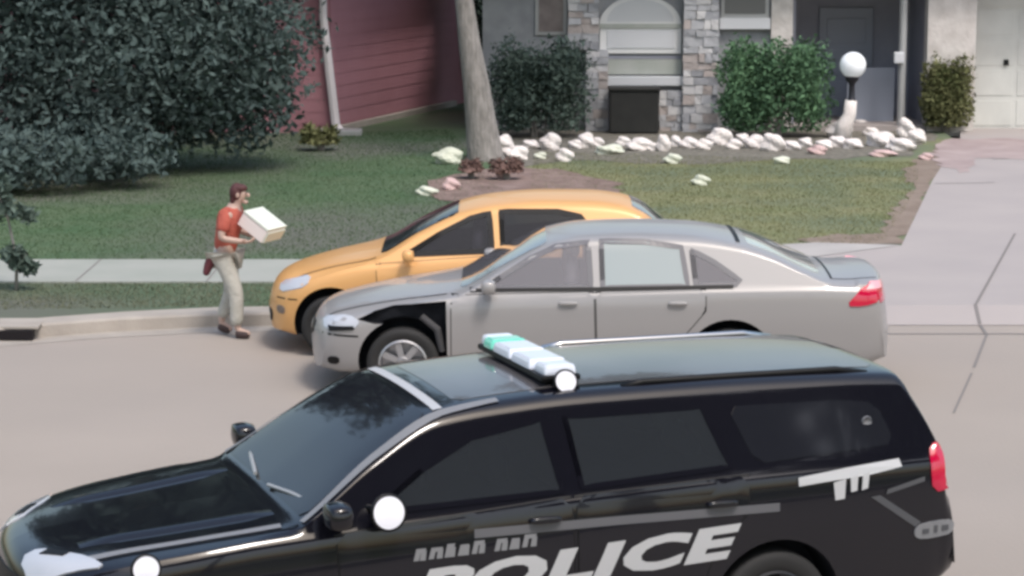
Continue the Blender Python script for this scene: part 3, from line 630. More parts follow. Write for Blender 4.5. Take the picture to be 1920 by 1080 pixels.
def lettering(name, body, x0, z0, h, width, m, shear=.22, weight=.035, parent=None, ax='L', off=.009, slope=0.0):
    cu = bpy.data.curves.new('txt', 'FONT'); cu.body = body; cu.size = 1; cu.shear = shear; cu.offset = weight; cu.resolution_u = 3; cu.space_character = 1.08
    to = bpy.data.objects.new('txt', cu); COL.objects.link(to); dg = bpy.context.evaluated_depsgraph_get(); me = bpy.data.meshes.new_from_object(to.evaluated_get(dg)); bpy.data.objects.remove(to)
    bm = bmesh.new(); bm.from_mesh(me); bmesh.ops.subdivide_edges(bm, edges=[e for e in bm.edges if e.calc_length() > .3], cuts=2)
    xs = [v.co.x for v in bm.verts]; ys = [v.co.y for v in bm.verts]; a, b_, e, f = min(xs), max(xs), min(ys), max(ys)
    for v in bm.verts:
        X = x0 + (v.co.x - a) / (b_ - a) * width; Z = z0 + (v.co.y - e) / (f - e) * h + slope * (X - x0); p = c.hit(X, Z, ax); v.co = p[0] + Vector((0, -off, 0)) if p else Vector((X, -1, Z))
    for fc in bm.faces: fc.material_index = 0
    bmesh.ops.recalc_face_normals(bm, faces=bm.faces[:]); bpy.data.meshes.remove(me); return done(name, bm, m, parent or c.root)
lettering('police_lettering', 'POLICE', 1.60, .605, .205, 1.94, 'decal', weight=.05, slope=.05)
# small illegible line of lettering over it: short worn strokes
def strokes(name, polys, m, off=.010, ax='L'):
    bm = bmesh.new()
    for poly in polys:
        vs = []
        for x, z in poly:
            p = c.hit(x, z, ax)
            vs.append(bm.verts.new(p[0] + Vector((0, -off if ax == 'L' else off, 0))))
        bm.faces.new(vs)
    bmesh.ops.recalc_face_normals(bm, faces=bm.faces[:]); return done(name, bm, m, c.root)
ps = []
for (xa, xb, zz) in [(1.60, 1.665, .865), (1.685, 1.76, .868), (1.775, 1.83, .870), (1.85, 1.91, .872), (1.93, 2.0, .875), (2.06, 2.13, .878), (2.145, 2.20, .88), (2.22, 2.30, .885)]:
    wq = .030; hh = random.uniform(.06, .082)
    ps += [[(xa, zz), (xa + wq, zz), (xa + wq + .018, zz + hh), (xa + .018, zz + hh)], [(xa + .03, zz + hh - .024), (xb, zz + hh - .024), (xb + .008, zz + hh), (xa + .03, zz + hh)], [(xb - .03, zz), (xb + .004, zz), (xb + .01, zz + .055), (xb - .02, zz + .055)]]
strokes('small_lettering', ps[:15], 'decaldim'); strokes('small_lettering', ps[15:], 'decaldim')
strokes('quarter_emblem', [[(3.90, 1.085), (3.90, 1.135), (4.20, 1.165), (4.56, 1.19), (4.57, 1.145), (4.34, 1.115), (4.10, 1.10)], [(4.120, 1.090), (4.200, 1.105), (4.190, 0.990), (4.130, 0.985)], [(4.230, 1.110), (4.280, 1.120), (4.270, 1.030), (4.230, 1.025)], [(4.310, 1.120), (4.355, 1.130), (4.340, 1.040), (4.300, 1.030)]], 'decal')
strokes('quarter_stripe', [[(4.36, .985), (4.42, .99), (4.70, .80), (4.66, .775)], [(4.46, .99), (4.47, 1.02), (4.72, 1.075), (4.72, 1.045)]], 'decalfaint', off=.008)
c.patch('bumper_sticker', [(4.66, .69), (4.66, .79), (4.935, .80), (4.93, .70)], 'decaldim', 'L', .010, rnd=2, res=.03)
strokes('sticker_marks', [[(4.71, .725), (4.755, .725), (4.755, .755), (4.71, .755)], [(4.79, .725), (4.815, .725), (4.815, .77), (4.79, .77)], [(4.845, .73), (4.89, .735), (4.89, .765), (4.845, .765)]], 'decalfaint', off=.014)
b = bmesh.new(); p = c.hit(4.40, 1.40, 'L')[0]; lathe(b, [(0, .012), (.03, .01), (.035, 0)], Matrix.Translation(p) @ Matrix.Rotation(R(90), 4, 'X'), 16); done('quarter_sensor', b, 'decaldim', c.root, smooth=True)

# ============================================================ trees, bushes
def leaves(name, blobs, n, size, m, parent, flat=.0):
    """blobs: (cx,cy,cz,rx,ry,rz,weight). Leaf-sized rhombs through each lobe's volume, denser at the rim"""
    wts = np.array([b[6] for b in blobs], float); k = RNG.choice(len(blobs), n, p=wts / wts.sum()); B = np.array([b[:6] for b in blobs])[k]
    d = RNG.normal(size=(n, 3)); d /= np.linalg.norm(d, axis=1)[:, None]; r = RNG.random(n) ** .42; bumpy = 1 + .16 * np.sin(d[:, 0] * 7 + k * 1.7) * np.cos(d[:, 2] * 6 + k) + .10 * RNG.normal(size=n)
    c = B[:, :3] + d * (r * bumpy)[:, None] * B[:, 3:6]; c[:, 2] = np.maximum(c[:, 2], .15)
    a = RNG.normal(size=(n, 3)); a /= np.linalg.norm(a, axis=1)[:, None]; b = np.cross(a, RNG.normal(size=(n, 3))); b /= np.linalg.norm(b, axis=1)[:, None]
    s = size * (.45 + 1.3 * RNG.random(n) ** 1.5)[:, None]; V = np.stack([c - a * s, c - b * s * .45, c + a * s, c + b * s * .45], 1).reshape(-1, 3)
    me = bpy.data.meshes.new(name); me.vertices.add(4 * n); me.vertices.foreach_set('co', V.ravel()); me.loops.add(4 * n); me.loops.foreach_set('vertex_index', np.arange(4 * n)); me.polygons.add(n)
    me.polygons.foreach_set('loop_start', np.arange(0, 4 * n, 4)); me.update(calc_edges=True); return link(name, me, m, parent)
def lobes(c, r, n, spread=.75, rs=(.35, .6)):
    out = []
    for _ in range(n):
        d = Vector((random.gauss(0, 1), random.gauss(0, 1), random.gauss(0, .8))).normalized() * random.random() ** .5 * spread; q = random.uniform(*rs)
        out.append((c[0] + d.x * r[0], c[1] + d.y * r[1], c[2] + d.z * r[2], r[0] * q, r[1] * q, r[2] * q, q ** 2))
    return out
def trunk_mesh(name, m, parent, segs, limbs=()):
    bm = bmesh.new(); tube(bm, [s[0] for s in segs], [s[1] for s in segs], 14)
    for l in limbs: tube(bm, [p[0] for p in l], [p[1] for p in l], 8)
    return done(name, bm, m, parent, smooth=True)
# big dark tree at left
t = thing('broadleaf_tree', 'huge dark dense tree filling the upper left over the dark green lawn', 'tree', (-7.6, 38.5, G))
trunk_mesh('trunk', 'bark', t, [((0, 0, -.1), .42), ((.1, 0, 1.2), .34), ((.05, .1, 2.6), .30), ((.2, 0, 4.5), .26), ((.1, .6, 10.5), .12)], [[((.05, .1, 2.2), .16), ((1.2, -.3, 3.2), .09), ((2.4, -.5, 3.6), .04)], [((.05, .1, 2.4), .16), ((-1.3, .4, 3.6), .08), ((-2.4, .6, 4.2), .04)], [((.1, 0, 3.0), .12), ((.6, 1.2, 4.6), .06)]])
bl = lobes((0, 0, 3.9), (4.3, 3.0, 2.7), 26, .8, (.3, .5)) + [(-1.0, -1.0, 1.9, 2.2, 1.7, 1.6, .5), (.9, -.6, 1.9, 1.9, 1.7, 1.35, .5), (2.4, 0, 2.0, 1.5, 1.6, 1.3, .4), (3.3, .4, 2.3, 1.2, 1.4, 1.3, .35), (3.1, .6, 1.15, 1.15, 1.3, .85, .3), (2.0, .3, 1.0, 1.1, 1.2, .8, .25), (-.9, -1.5, .95, 1.3, .9, .8, .25), (1.2, -1.4, .9, .75, .7, .65, .15), (-2.0, -1.2, .9, 1.2, .9, .8, .2), (.4, -2.9, .55, 1.1, .9, .5, .14), (-.9, -3.1, .6, 1.2, .9, .55, .16), (1.7, -2.2, .5, .8, .7, .4, .08)]
leaves('crown', bl, 130000, .06, 'leafdark', t)
leaves('crown', lobes((0, 1.0, 10.2), (5.6, 3.4, 4.6), 26, .8, (.35, .5)), 16000, .26, 'leafdark', t)
# shade tree with the grey trunk
tb = at(905, 300, G)
t = thing('shade_tree', 'tall shade tree whose slim grey trunk leans left of the bushes', 'tree', tuple(tb))
D = tb[1]
def rel(px, py): p = atd(px, py, D); return (p.x - tb[0], 0, p.z - G)
trunk_mesh('trunk', 'bark', t, [(rel(914, 322), .42), (rel(909, 290), .31), (rel(903, 240), .27), (rel(893, 160), .225), (rel(880, 80), .185), (rel(870, 0), .155), (rel(860, -80), .125), (rel(850, -200), .11), ((.2, -.1, 7.5), .09), ((2.0, -.5, 11), .05)],
    [[(rel(865, -30), .09), (rel(900, -150), .06), (rel(960, -240), .04)], [(rel(860, -70), .08), (rel(800, -190), .05)]])
leaves('crown', lobes((2.4, -.6, 11.0), (2.9, 2.6, 2.0), 16, .8, (.35, .55)), 22000, .12, 'leafmid', t)
# shrub row
def bush(name, label, px0, px1, py0, py1, m, n, d=None, depth=.8, size=.045, stems=True):
    d = d or at((px0 + px1) / 2, py1, G)[1] + depth * .6; a = atd(px0, py1, d); b = atd(px1, py0, d); cx = (a.x + b.x) / 2; rw_ = (b.x - a.x) / 2; hh = b.z - G
    t = thing(name, label, 'bush', (cx, d, G))
    bl = [(0, 0, hh * .45, rw_ * .86, depth * .8, hh * .47, 1.2), (-.5 * rw_, 0, hh * .68, rw_ * .46, depth * .6, hh * .3, .5), (.5 * rw_, 0, hh * .70, rw_ * .46, depth * .6, hh * .28, .5), (-.55 * rw_, 0, hh * .3, rw_ * .42, depth * .6, hh * .3, .4), (.55 * rw_, 0, hh * .3, rw_ * .42, depth * .6, hh * .3, .4)] + [(random.uniform(-.62, .62) * rw_, random.uniform(-.4, .4) * depth, random.uniform(.25, .74) * hh, rw_ * random.uniform(.28, .45), depth * .5, hh * random.uniform(.22, .32), .35) for _ in range(10)]
    leaves('foliage', bl, n, size, m, t)
    bm = bmesh.new()
    for k in range(5): x = random.uniform(-.3, .3) * rw_; tube(bm, [(x * .4, 0, -.02), (x, random.uniform(-.1, .1), hh * .55)], [.03, .012], 6)
    done('stem', bm, 'bark', t); return t
bush('bush', 'large dark green bush right of the grey trunk', 908, 1116, 62, 262, 'leafmid', 14000)
bush('bush', 'broad bright green bush left of the globe lamp', 1338, 1572, 66, 262, 'leafgreen', 17000)
bush('bush', 'narrow olive green bush between entry and garage door', 1722, 1832, 98, 252, 'leafbrown', 8000)
bush('low_shrub', 'low dark shrub at the foot of the red wall corner', 560, 640, 232, 285, 'leafbrown', 900, size=.05, depth=.4)
M['leafred'] = leafmat('leaf_reddish', (.10, .065, .06), (.26, .17, .15))
for (px_a, px_b, py_a, py_b, lb_) in ((862, 905, 296, 338, 'reddish low plant left of the grey trunk foot'), (915, 985, 292, 340, 'wider reddish low plant right of the grey trunk foot')):
    bush('low_plant', lb_, px_a, px_b, py_a, py_b, 'leafred', 1500, size=.035, depth=.3)
# shrub at far left edge in front of the tree
t = thing('sapling', 'small drooping sapling with dark leaves at the left edge by the sidewalk', 'sapling', (at(30, 545, G)[0], at(30, 545, G)[1], G))
trunk_mesh('stem', 'bark', t, [((0, 0, -.05), .022), ((.02, 0, .35), .018), ((-.06, 0, .8), .014), ((-.2, 0, 1.2), .008)], [[((.0, 0, .3), .012), ((.14, 0, .42), .006)]])
leaves('foliage', [(.06, 0, .32, .13, .12, .10, .5), (.17, 0, .26, .10, .1, .08, .3), (-.02, .0, .42, .16, .14, .10, .35), (-.12, 0, .95, .20, .2, .16, .5), (.14, 0, .86, .16, .14, .10, .3), (-.22, 0, 1.2, .22, .2, .16, .4)], 1100, .045, 'leafmid', t)
for i, (px, py, w_) in enumerate([(60, 400, 70), (180, 372, 90), (250, 345, 60)]):
    pass
for i_, (x_, y_, rr_, lbl) in enumerate([(-12, -6, 4.2, 'unseen tree added for dark reflections, left of the viewpoint'), (8, -9, 4.8, 'unseen tree added for dark reflections, second from the right, behind the viewpoint'), (17, -5, 4.8, 'unseen tree added for dark reflections, right of the viewpoint'), (26, 1, 4.6, 'unseen tree added for dark reflections, rightmost of the row')]):  # out-of-view trees added so police paint and glass reflect dark
    t = thing('unseen_tree', lbl, 'tree', (x_, y_, 0)); trunk_mesh('trunk', 'bark', t, [((0, 0, -.1), .4), ((0, 0, 5), .3), ((.1, .1, 17), .15)])
    leaves('crown', lobes((0, 0, 17.5), (rr_ * 1.5, rr_ * .8, 5.6), 28, .8, (.35, .5)), 9000, .42, 'leafmid', t)
# hedge in the gap between the houses
t = thing('hedge', 'dark hedge closing the gap between red wall and grey house', 'hedge', (-.6, 52.5, G))
leaves('foliage', lobes((0, 0, 1.7), (1.6, .6, 1.8), 14, .8, (.35, .55)), 9000, .09, 'leafmid', t)
bm = bmesh.new()
for k in range(6): tube(bm, [(-1.2 + .45 * k, 0, -.05), (-1.2 + .45 * k, .05, 1.8)], [.05, .02], 6)
done('stem', bm, 'bark', t)

# ============================================================ red neighbour house
p0 = at(622, 248, G); p1 = at(850, 197, G); dirn = (p1 - p0).normalized(); ang = math.atan2(dirn.y, dirn.x)
t = thing('red_house', 'dark red house at left with a white corner downspout', 'house', (p0.x, p0.y, G), 0)
Ln = 11.0; e1 = Vector((math.cos(ang), math.sin(ang), 0)); fdir = Vector((-1, -.06, 0)).normalized()
def wall_between(name, a, b, h, th, m, parent, z0=0.0, clap=0):
    a = Vector(a); b = Vector(b); d = (b - a).normalized(); n = Vector((d.y, -d.x, 0)); bm = bmesh.new(); zs = np.arange(z0, h, clap) if clap else [z0]
    if clap:
        for z in zs:
            z2 = min(z + clap, h); q = [bm.verts.new(v) for v in (Vector((a.x, a.y, z)) + n * .008, Vector((b.x, b.y, z)) + n * .008, Vector((b.x, b.y, z2)), Vector((a.x, a.y, z2)))]; bm.faces.new(q)
            q = [bm.verts.new(v) for v in (Vector((a.x, a.y, z)), Vector((b.x, b.y, z)), Vector((b.x, b.y, z)) + n * .008, Vector((a.x, a.y, z)) + n * .008)]; bm.faces.new(q)
    c_ = [a, b, b - n * th, a - n * th]; lo = [bm.verts.new((v.x, v.y, z0)) for v in c_]; hi = [bm.verts.new((v.x, v.y, h)) for v in c_]
    for k in range(4): bm.faces.new((lo[k], lo[(k + 1) % 4], hi[(k + 1) % 4], hi[k]))
    bm.faces.new(lo[::-1]); bm.faces.new(hi); return done(name, bm, m, parent)
wall_between('wall', (0, 0, 0), tuple(e1 * Ln), 3.2, .2, 'maroon', t, -.1, .24)
wall_between('wall', tuple(fdir * 9), (-.02, 0, 0), 3.2, .2, 'maroon', t, -.1, .24)
bm = bmesh.new(); nrm = Vector((e1.y, -e1.x, 0)); cpos = Vector((0, 0, 0)) + nrm * .07 + e1 * -.02
tp = atd(607, 30, p0.y) - Vector((p0.x, p0.y, G)); bt = atd(630, 244, p0.y - .1) - Vector((p0.x, p0.y, G))
tube(bm, [(tp.x, -.14, 3.1), (tp.x, -.14, tp.z), ((tp.x + bt.x) / 2, -.14, (tp.z + bt.z) / 2), (bt.x, -.14, .15), (bt.x + .12, -.22, .02)], [.06, .075, .085, .085, .08], 8); o = done('downspout', bm, 'white', t)
boxo('splash_block', (.15, -.45, .04), (.9, .45, .12), 'greymetal', t, .02)
boxo('foundation', tuple(e1 * 3.2 + nrm * .06 + Vector((0, 0, .03))), (6.6, .12, .16), 'curb', t, rot=Matrix.Rotation(ang, 3, 'Z').to_quaternion())
bm = bmesh.new(); q = [Vector((.5, -.7, 3.15)) + fdir * 10, Vector((.55, -.7, 3.15)), Vector((.55, -.3, 3.15)) + e1 * 11.5, Vector((-9.5, 10.5, 3.15)), Vector((-5, 2.5, 5.6)), Vector((-1.5, 7.5, 5.6))]
vs = [bm.verts.new(v) for v in q]; bm.faces.new((vs[0], vs[1], vs[4])); bm.faces.new((vs[1], vs[2], vs[5], vs[4])); bm.faces.new((vs[2], vs[3], vs[5])); bm.faces.new((vs[3], vs[0], vs[4], vs[5])); done('roof', bm, 'roofs', t)

# ============================================================ main stone house
FY = 45.6
def X(px, d=FY): return atd(px, 200, d).x
def Z(py, d=FY): return atd(1300, py, d).z - G
t = thing('stone_house', 'grey single storey house with stone columns and an arched window', 'house', (0, FY, G))
H_ = 3.1
def fbox(name, px0, px1, z0, z1, y0, y1, m, parent=t, bevel=0.0):
    x0, x1 = X(px0), X(px1); return boxo(name, ((x0 + x1) / 2, (y0 + y1) / 2, (z0 + z1) / 2), (x1 - x0, y1 - y0, z1 - z0), m, parent, bevel)
fbox('wall', 905, 1066, -.1, H_, .20, .42, 'stucco')
fbox('wall', 1343, 1446, -.1, H_, .14, .34, 'stucco')
def stone(name, px0, px1, z0, z1, y0, y1, parent=t, m='stoneA', sz=.17):
    """wall of individually shaped rough stones over a mortar core (one mesh)"""
    x0, x1 = X(px0), X(px1); bm = bmesh.new(); box(bm, ((x0 + x1) / 2, (y0 + y1) / 2 + .02, (z0 + z1) / 2), (x1 - x0 - .02, y1 - y0, z1 - z0))
    z = z0
    while z < z1 - .04:
        hh = min(random.uniform(.11, .2), z1 - z); x = x0
        while x < x1 - .03:
            ww = min(random.uniform(.12, .30), x1 - x); 
            if x1 - x - ww < .08: ww = x1 - x
            d = random.uniform(.02, .055); r = box(bm, (x + ww / 2, y0 + .02 - d / 2, z + hh / 2), (ww - .006, d + .04, hh - .006))
            for v in r: v.co += Vector((random.uniform(-.012, .012), random.uniform(-.012, .012), random.uniform(-.012, .012)))
            for f in set(f for v in r for f in v.link_faces): f.material_index = random.choice((0, 0, 1, 2, 3))
            x += ww
        z += hh
    return done(name, bm, ['st1', 'st2', 'st3', 'st4'], parent)
M['st1'] = mat('stone_grey', (.38, .39, .42), .85, var=(.45, .46, .49), scale=8, bump=.5); M['st2'] = mat('stone_pale', (.52, .52, .54), .85, var=(.62, .62, .63), scale=8, bump=.5)
M['st3'] = mat('stone_dark', (.28, .29, .32), .85, var=(.35, .36, .39), scale=8, bump=.5); M['st4'] = mat('stone_warm', (.36, .32, .31), .85, var=(.45, .41, .40), scale=8, bump=.5)
stone('stone_column', 1064, 1122, 1.55, H_, -.02, .4)
stone('stone_column', 1098, 1140, -.1, 1.55, .0, .4)
stone('stone_column', 1279, 1345, -.1, H_, -.10, .4)
stone('stone_base', 1236, 1279, -.1, Z(170), .02, .4)
stone('stone_lintel', 1122, 1279, 2.62, H_, .06, .4)
fbox('wall', 1066, 1098, -.1, 1.55, .22, .42, 'stucco')
# arched window set between the columns
xa, xb = X(1122), X(1278); cxw = (xa + xb) / 2; hw_ = (xb - xa) / 2
wz0 = Z(48); bm = bmesh.new(); N = 20
arc = [(cxw + hw_ * .98 * math.cos(a), wz0 + .56 * math.sin(a)) for a in np.linspace(0, math.pi, N)]
v = [bm.verts.new((x, .16, z)) for x, z in arc]; bm.faces.new(v); r = bmesh.ops.extrude_face_region(bm, geom=bm.faces[:])
for g in r['geom']:
    if isinstance(g, bmesh.types.BMVert): g.co.y = .10
bmesh.ops.recalc_face_normals(bm, faces=bm.faces[:]); fan = done('arch_window', bm, 'frame', t)
bm = bmesh.new(); arc2 = [(cxw + hw_ * .80 * math.cos(a), wz0 + .07 + .42 * math.sin(a)) for a in np.linspace(0, math.pi, N)]
v = [bm.verts.new((x, .094, z)) for x, z in arc2]; bm.faces.new(v); done('pane', bm, 'shade', fan)
fbox('wall', 1122, 1279, Z(170), 2.62, .17, .40, 'stucco')
wn = fbox('window', 1124, 1277, Z(101), Z(50), .10, .165, 'frame', bevel=.01)
fbox('pane', 1138, 1264, Z(91), Z(58), .085, .099, 'shade', wn)
fbox('window_rail', 1122, 1278, Z(53), Z(45), .07, .16, 'panel', wn)
fbox('siding_panel', 1122, 1278, Z(140), Z(112), .12, .168, 'panel')
for k in range(2): fbox('siding_groove', 1123, 1277, Z(111 + 28 * k), Z(106 + 28 * k), .13, .169, 'entry')
fbox('window_sill', 1118, 1281, Z(161), Z(143), -.02, .165, 'shade', bevel=.015)
# dark recess under the bay
fbox('recess', 1140, 1236, -.05, Z(171), .32, .40, 'entry')
# left window
wn = fbox('window', 1004, 1062, Z(66), H_ - .35, .14, .205, 'greymetal'); fbox('pane', 1010, 1056, Z(60), H_ - .4, .125, .138, 'browncurtain', wn)
# right window
wn = fbox('window', 1350, 1440, Z(56), H_ - .35, .08, .145, 'greymetal', bevel=.01); fbox('pane', 1357, 1433, Z(26), H_ - .4, .065, .079, 'glassgrey', wn)
fbox('window_sill', 1347, 1442, Z(55), Z(34), -.0, .079, 'shade', wn, .01)
# entry
fbox('corner_post', 1444, 1484, -.1, H_, .02, .36, 'pier')
fbox('entry_wall', 1482, 1742, -.1, H_, 2.2, 2.4, 'entry')
boxo('entry_side_wall', (X(1484) + .05, 1.3, H_ / 2), (.1, 1.8, H_), 'entry', t); boxo('entry_side_wall', (X(1738) + .05, 1.3, H_ / 2), (.1, 1.8, H_), 'entry', t)
boxo('entry_slab', ((X(1484) + X(1738)) / 2, 1.1, .04), (X(1738) - X(1484), 2.2, .14), 'drive', t)
dr = fbox('door', 1560, 1665, .1, 2.25, 2.13, 2.20, 'doorp', bevel=.01); fbox('handle', 1648, 1656, 1.0, 1.12, 2.07, 2.13, 'chrome', dr)
for k in range(3): fbox('door_panel', 1575, 1650, .3 + .62 * k, .8 + .62 * k, 2.11, 2.128, 'doorp', dr, .008)
bm = bmesh.new(); px_ = X(1691); tube(bm, [(px_, .1, 0), (px_, .1, H_)], .075, 12); pc = done('porch_post', bm, 'greymetal', t)
boxo('wall_lamp', (X(1683), .0, Z(108)), (.20, .14, .22), 'shade', t, .03)
fbox('porch_panel', 1600, 1690, .1, 1.15, .9, .95, 'doorp')
stone_ = fbox('wall', 1736, 1826, -.1, H_, .0, .4, 'pier')
# garage
gy = .55
fbox('garage_wall', 1826, 2400, 2.35, H_, gy - .05, gy + .3, 'garage')
gd = fbox('garage_door', 1828, 2330, -.02, 2.35, gy, gy + .06, 'garage')
for k in range(4):
    for j in range(6): fbox('door_panel', 1834 + 83 * j, 1834 + 83 * j + 74, .06 + .58 * k, .06 + .58 * k + .48, gy - .012, gy, 'garage', gd, .006)
fbox('handle', 1890, 1899, 1.22, 1.33, gy - .05, gy - .012, 'seam', gd)
fbox('wall', 2330, 2400, -.1, 2.35, gy, gy + .3, 'pier')
# side / rear walls, roof
xl, xr = X(905), X(2400)
boxo('side_wall', (xl + .1, 2.9, H_ / 2), (.2, 4.9, H_), 'stucco', t); boxo('side_wall', (xr - .1, 2.9, H_ / 2), (.2, 4.9, H_), 'stucco', t); boxo('rear_wall', ((xl + xr) / 2, 5.4, H_ / 2), (xr - xl, .2, H_), 'stucco', t)
bm = bmesh.new(); q = [bm.verts.new(v) for v in ((xl - .6, -.32, H_ - .02), (xr + .6, -.32, H_ - .02), (xr + .6, 5.8, H_ - .02), (xl - .6, 5.8, H_ - .02), (xl + 3, 2.7, 4.3), (xr - 3, 2.7, 4.3))]
for f in ((0, 1, 5, 4), (1, 2, 5), (2, 3, 4, 5), (3, 0, 4)): bm.faces.new([q[i] for i in f])
bm.faces.new([q[i] for i in (3, 2, 1, 0)]); bmesh.ops.recalc_face_normals(bm, faces=bm.faces[:]); done('roof', bm, 'roofs', t)
boxo('gutter', ((xl + xr) / 2, -.37, H_ - .04), (xr - xl + 1.2, .1, .12), 'white', t)
# dark cabinet below the bay window
cb = thing('utility_cabinet', 'dark box standing in the recess under the arched window', 'utility box', (X(1188, 45.3), 45.25, G))
boxo('cabinet_body', (0, 0, .42), (.92, .5, .80), 'cabinet', cb, .03); boxo('lid', (0, -.01, .845), (.97, .55, .05), 'cabinet', cb, .015)
# globe lamp
lp = at(1592, 262, G)
t = thing('garden_lamp', 'white globe lamp on a short black and white post', 'lamp', tuple(lp))
def lz(py): return atd(1592, py, lp.y).z - G
gr = 25 / CF * lp.y
bm = bmesh.new(); bmesh.ops.create_uvsphere(bm, u_segments=32, v_segments=20, radius=gr); bm.transform(Matrix.Translation((.04, 0, lz(122)))); done('globe', bm, 'globe', t, smooth=True)
bm = bmesh.new(); lathe(bm, [(.10, lz(190)), (.06, lz(184)), (.05, lz(160)), (.07, lz(155)), (.12, lz(150)), (.13, lz(143))], Matrix.Translation((.03, 0, 0)), 20); done('collar', bm, 'blackmetal', t, smooth=True)
bm = bmesh.new(); tube(bm, [(-.14, 0, -.05), (-.08, 0, .3), (0, 0, lz(215)), (.02, 0, lz(188))], [.17, .15, .12, .11], 14); done('pedestal', bm, 'rock', t, smooth=True)
# rocks
def rock(px, py, wpx, hpx, m, label, seed):
    py += hpx * .0; wpx *= 1.22; hpx *= 1.25
    base = at(px, py + hpx / 2, G); s = CF / base.y; rnd = random.Random(seed)
    bm = bmesh.new(); bmesh.ops.create_icosphere(bm, subdivisions=3, radius=1)
    ph = [rnd.uniform(0, 6) for _ in range(6)]
    for v in bm.verts:
        c_ = v.co; k = 1 + .16 * math.sin(c_.x * 2.7 + ph[0]) * math.cos(c_.y * 2.3 + ph[1]) + .04 * math.sin(c_.x * 11 + ph[4]) * math.sin(c_.z * 9 + ph[5]) + .14 * math.sin(c_.z * 5 + ph[2] + c_.x * 3) + .05 * math.sin(c_.y * 8 + ph[3])
        v.co = Vector((c_.x * k * wpx / s / 2, c_.y * k * wpx / s / 2 * .8, max(c_.z * k, -.7) * hpx / s / 2 * .98))
    o = done('rock', bm, m, smooth=False); o.location = (base.x, base.y, G + hpx / s / 2 * .62); o.rotation_euler.z = rnd.uniform(-.3, .3)
    return tag(o, label, 'rock', 'pale rocks edging the beds')
RK = [
 (840, 289, 46, 28, 'rockg', 'pale greenish rock left of the grey trunk'), (846, 342, 26, 22, 'rockp', 'small pink rock left below the grey trunk, beside the orange car roof'),
 (940, 262, 34, 30, 'rock', 'bright white rock touching the right side of the grey trunk'), (966, 282, 40, 26, 'rock', 'broad white rock in front of the rock beside the trunk'),
 (943, 322, 26, 22, 'rockp', 'pinkish rock in the mulch right of the trunk foot'), (800, 355, 34, 16, 'rockg', 'flat dull rock at the left end of the mulch bed'),
 (1032, 262, 30, 30, 'rock', 'upright grey white rock under the large dark bush'), (1059, 288, 28, 22, 'rock', 'small pale rock on the lawn side below the dark bush'),
 (1099, 259, 28, 28, 'rock', 'round white rock at the foot of the left stone column'), (1142, 277, 46, 18, 'rockg', 'long low rock in front of the dark utility box, left one'),
 (1196, 268, 40, 22, 'rock', 'pale wedge shaped rock in front of the dark utility box'), (1243, 262, 20, 34, 'rock', 'tall narrow rock at the right of the dark utility box'),
 (1260, 295, 26, 18, 'rockg', 'small greenish rock at the lawn edge below the right stone column'), (1292, 265, 28, 20, 'rock', 'rounded rock directly below the right stone column'),
 (1302, 232, 24, 18, 'rock', 'grey stone lying against the right stone column'), (1348, 251, 36, 32, 'rock', 'large round pinkish white rock left of the green bush foot'),
 (1412, 262, 28, 26, 'rock', 'middle sized rock under the middle of the green bush'), (1450, 262, 36, 34, 'rock', 'slanting oblong white rock under the green bush'),
 (1466, 298, 24, 14, 'rockg', 'tiny greenish stone on the lawn edge below the green bush'), (1532, 279, 30, 16, 'rockp', 'flat beige rock right of the slanting white rock'),
 (1315, 335, 30, 18, 'rockg', 'lone yellowish stone out on the dry lawn'), (1572, 240, 38, 28, 'rock', 'white rock leaning on the globe lamp pedestal'),
 (1570, 262, 28, 22, 'rock', 'small white rock at the foot of the globe lamp'), (1613, 229, 24, 16, 'rock', 'small grey rock just right of the globe lamp pedestal'),
 (1652, 256, 44, 30, 'rock', 'big white rock at the left of the cluster before the entry'), (1700, 236, 30, 34, 'rock', 'tall white rock at the back of the cluster before the entry'),
 (1718, 251, 28, 28, 'rock', 'white rock at the right end of the cluster before the entry'), (1688, 267, 44, 24, 'rock', 'broad white rock at the front of the cluster before the entry'),
 (1735, 292, 22, 12, 'rockp', 'little reddish stone at the driveway corner'), (1655, 285, 40, 12, 'rockp', 'flat dusty rock in front of the big white rock'),
 (995, 268, 26, 18, 'rock', 'low grey rock between the grey trunk and the upright rock'), (1012, 290, 20, 12, 'rockg', 'tiny stone on the lawn side left of the small pale rock'), (1078, 268, 22, 16, 'rock', 'small rock between the upright rock and the round rock'),
 (1120, 264, 20, 18, 'rock', 'small rock squeezed between the round rock and the long low rock'), (1168, 262, 22, 18, 'rock', 'little rock touching the front of the dark utility box'), (1220, 272, 24, 16, 'rock', 'low rock between the wedge shaped and the tall narrow rock'),
 (1268, 262, 20, 20, 'rock', 'small rock between the tall narrow rock and the rounded rock'), (1320, 268, 26, 20, 'rock', 'grey rock between the rounded rock and the large pinkish one'), (1376, 268, 26, 18, 'rock', 'low rock right of the large pinkish white rock'),
 (1392, 256, 20, 18, 'rock', 'small rock half under the green bush, left of the middle one'), (1486, 270, 26, 18, 'rock', 'low rock right of the slanting oblong rock'), (1510, 264, 22, 18, 'rock', 'small rock under the right end of the green bush'),
 (1546, 268, 26, 18, 'rock', 'low rock just left of the globe lamp foot'), (1600, 266, 30, 20, 'rock', 'white rock just right of the globe lamp foot'), (1632, 244, 22, 18, 'rock', 'small rock between the globe lamp and the entry cluster')]
for i, r in enumerate(RK): rock(*r, seed=i)

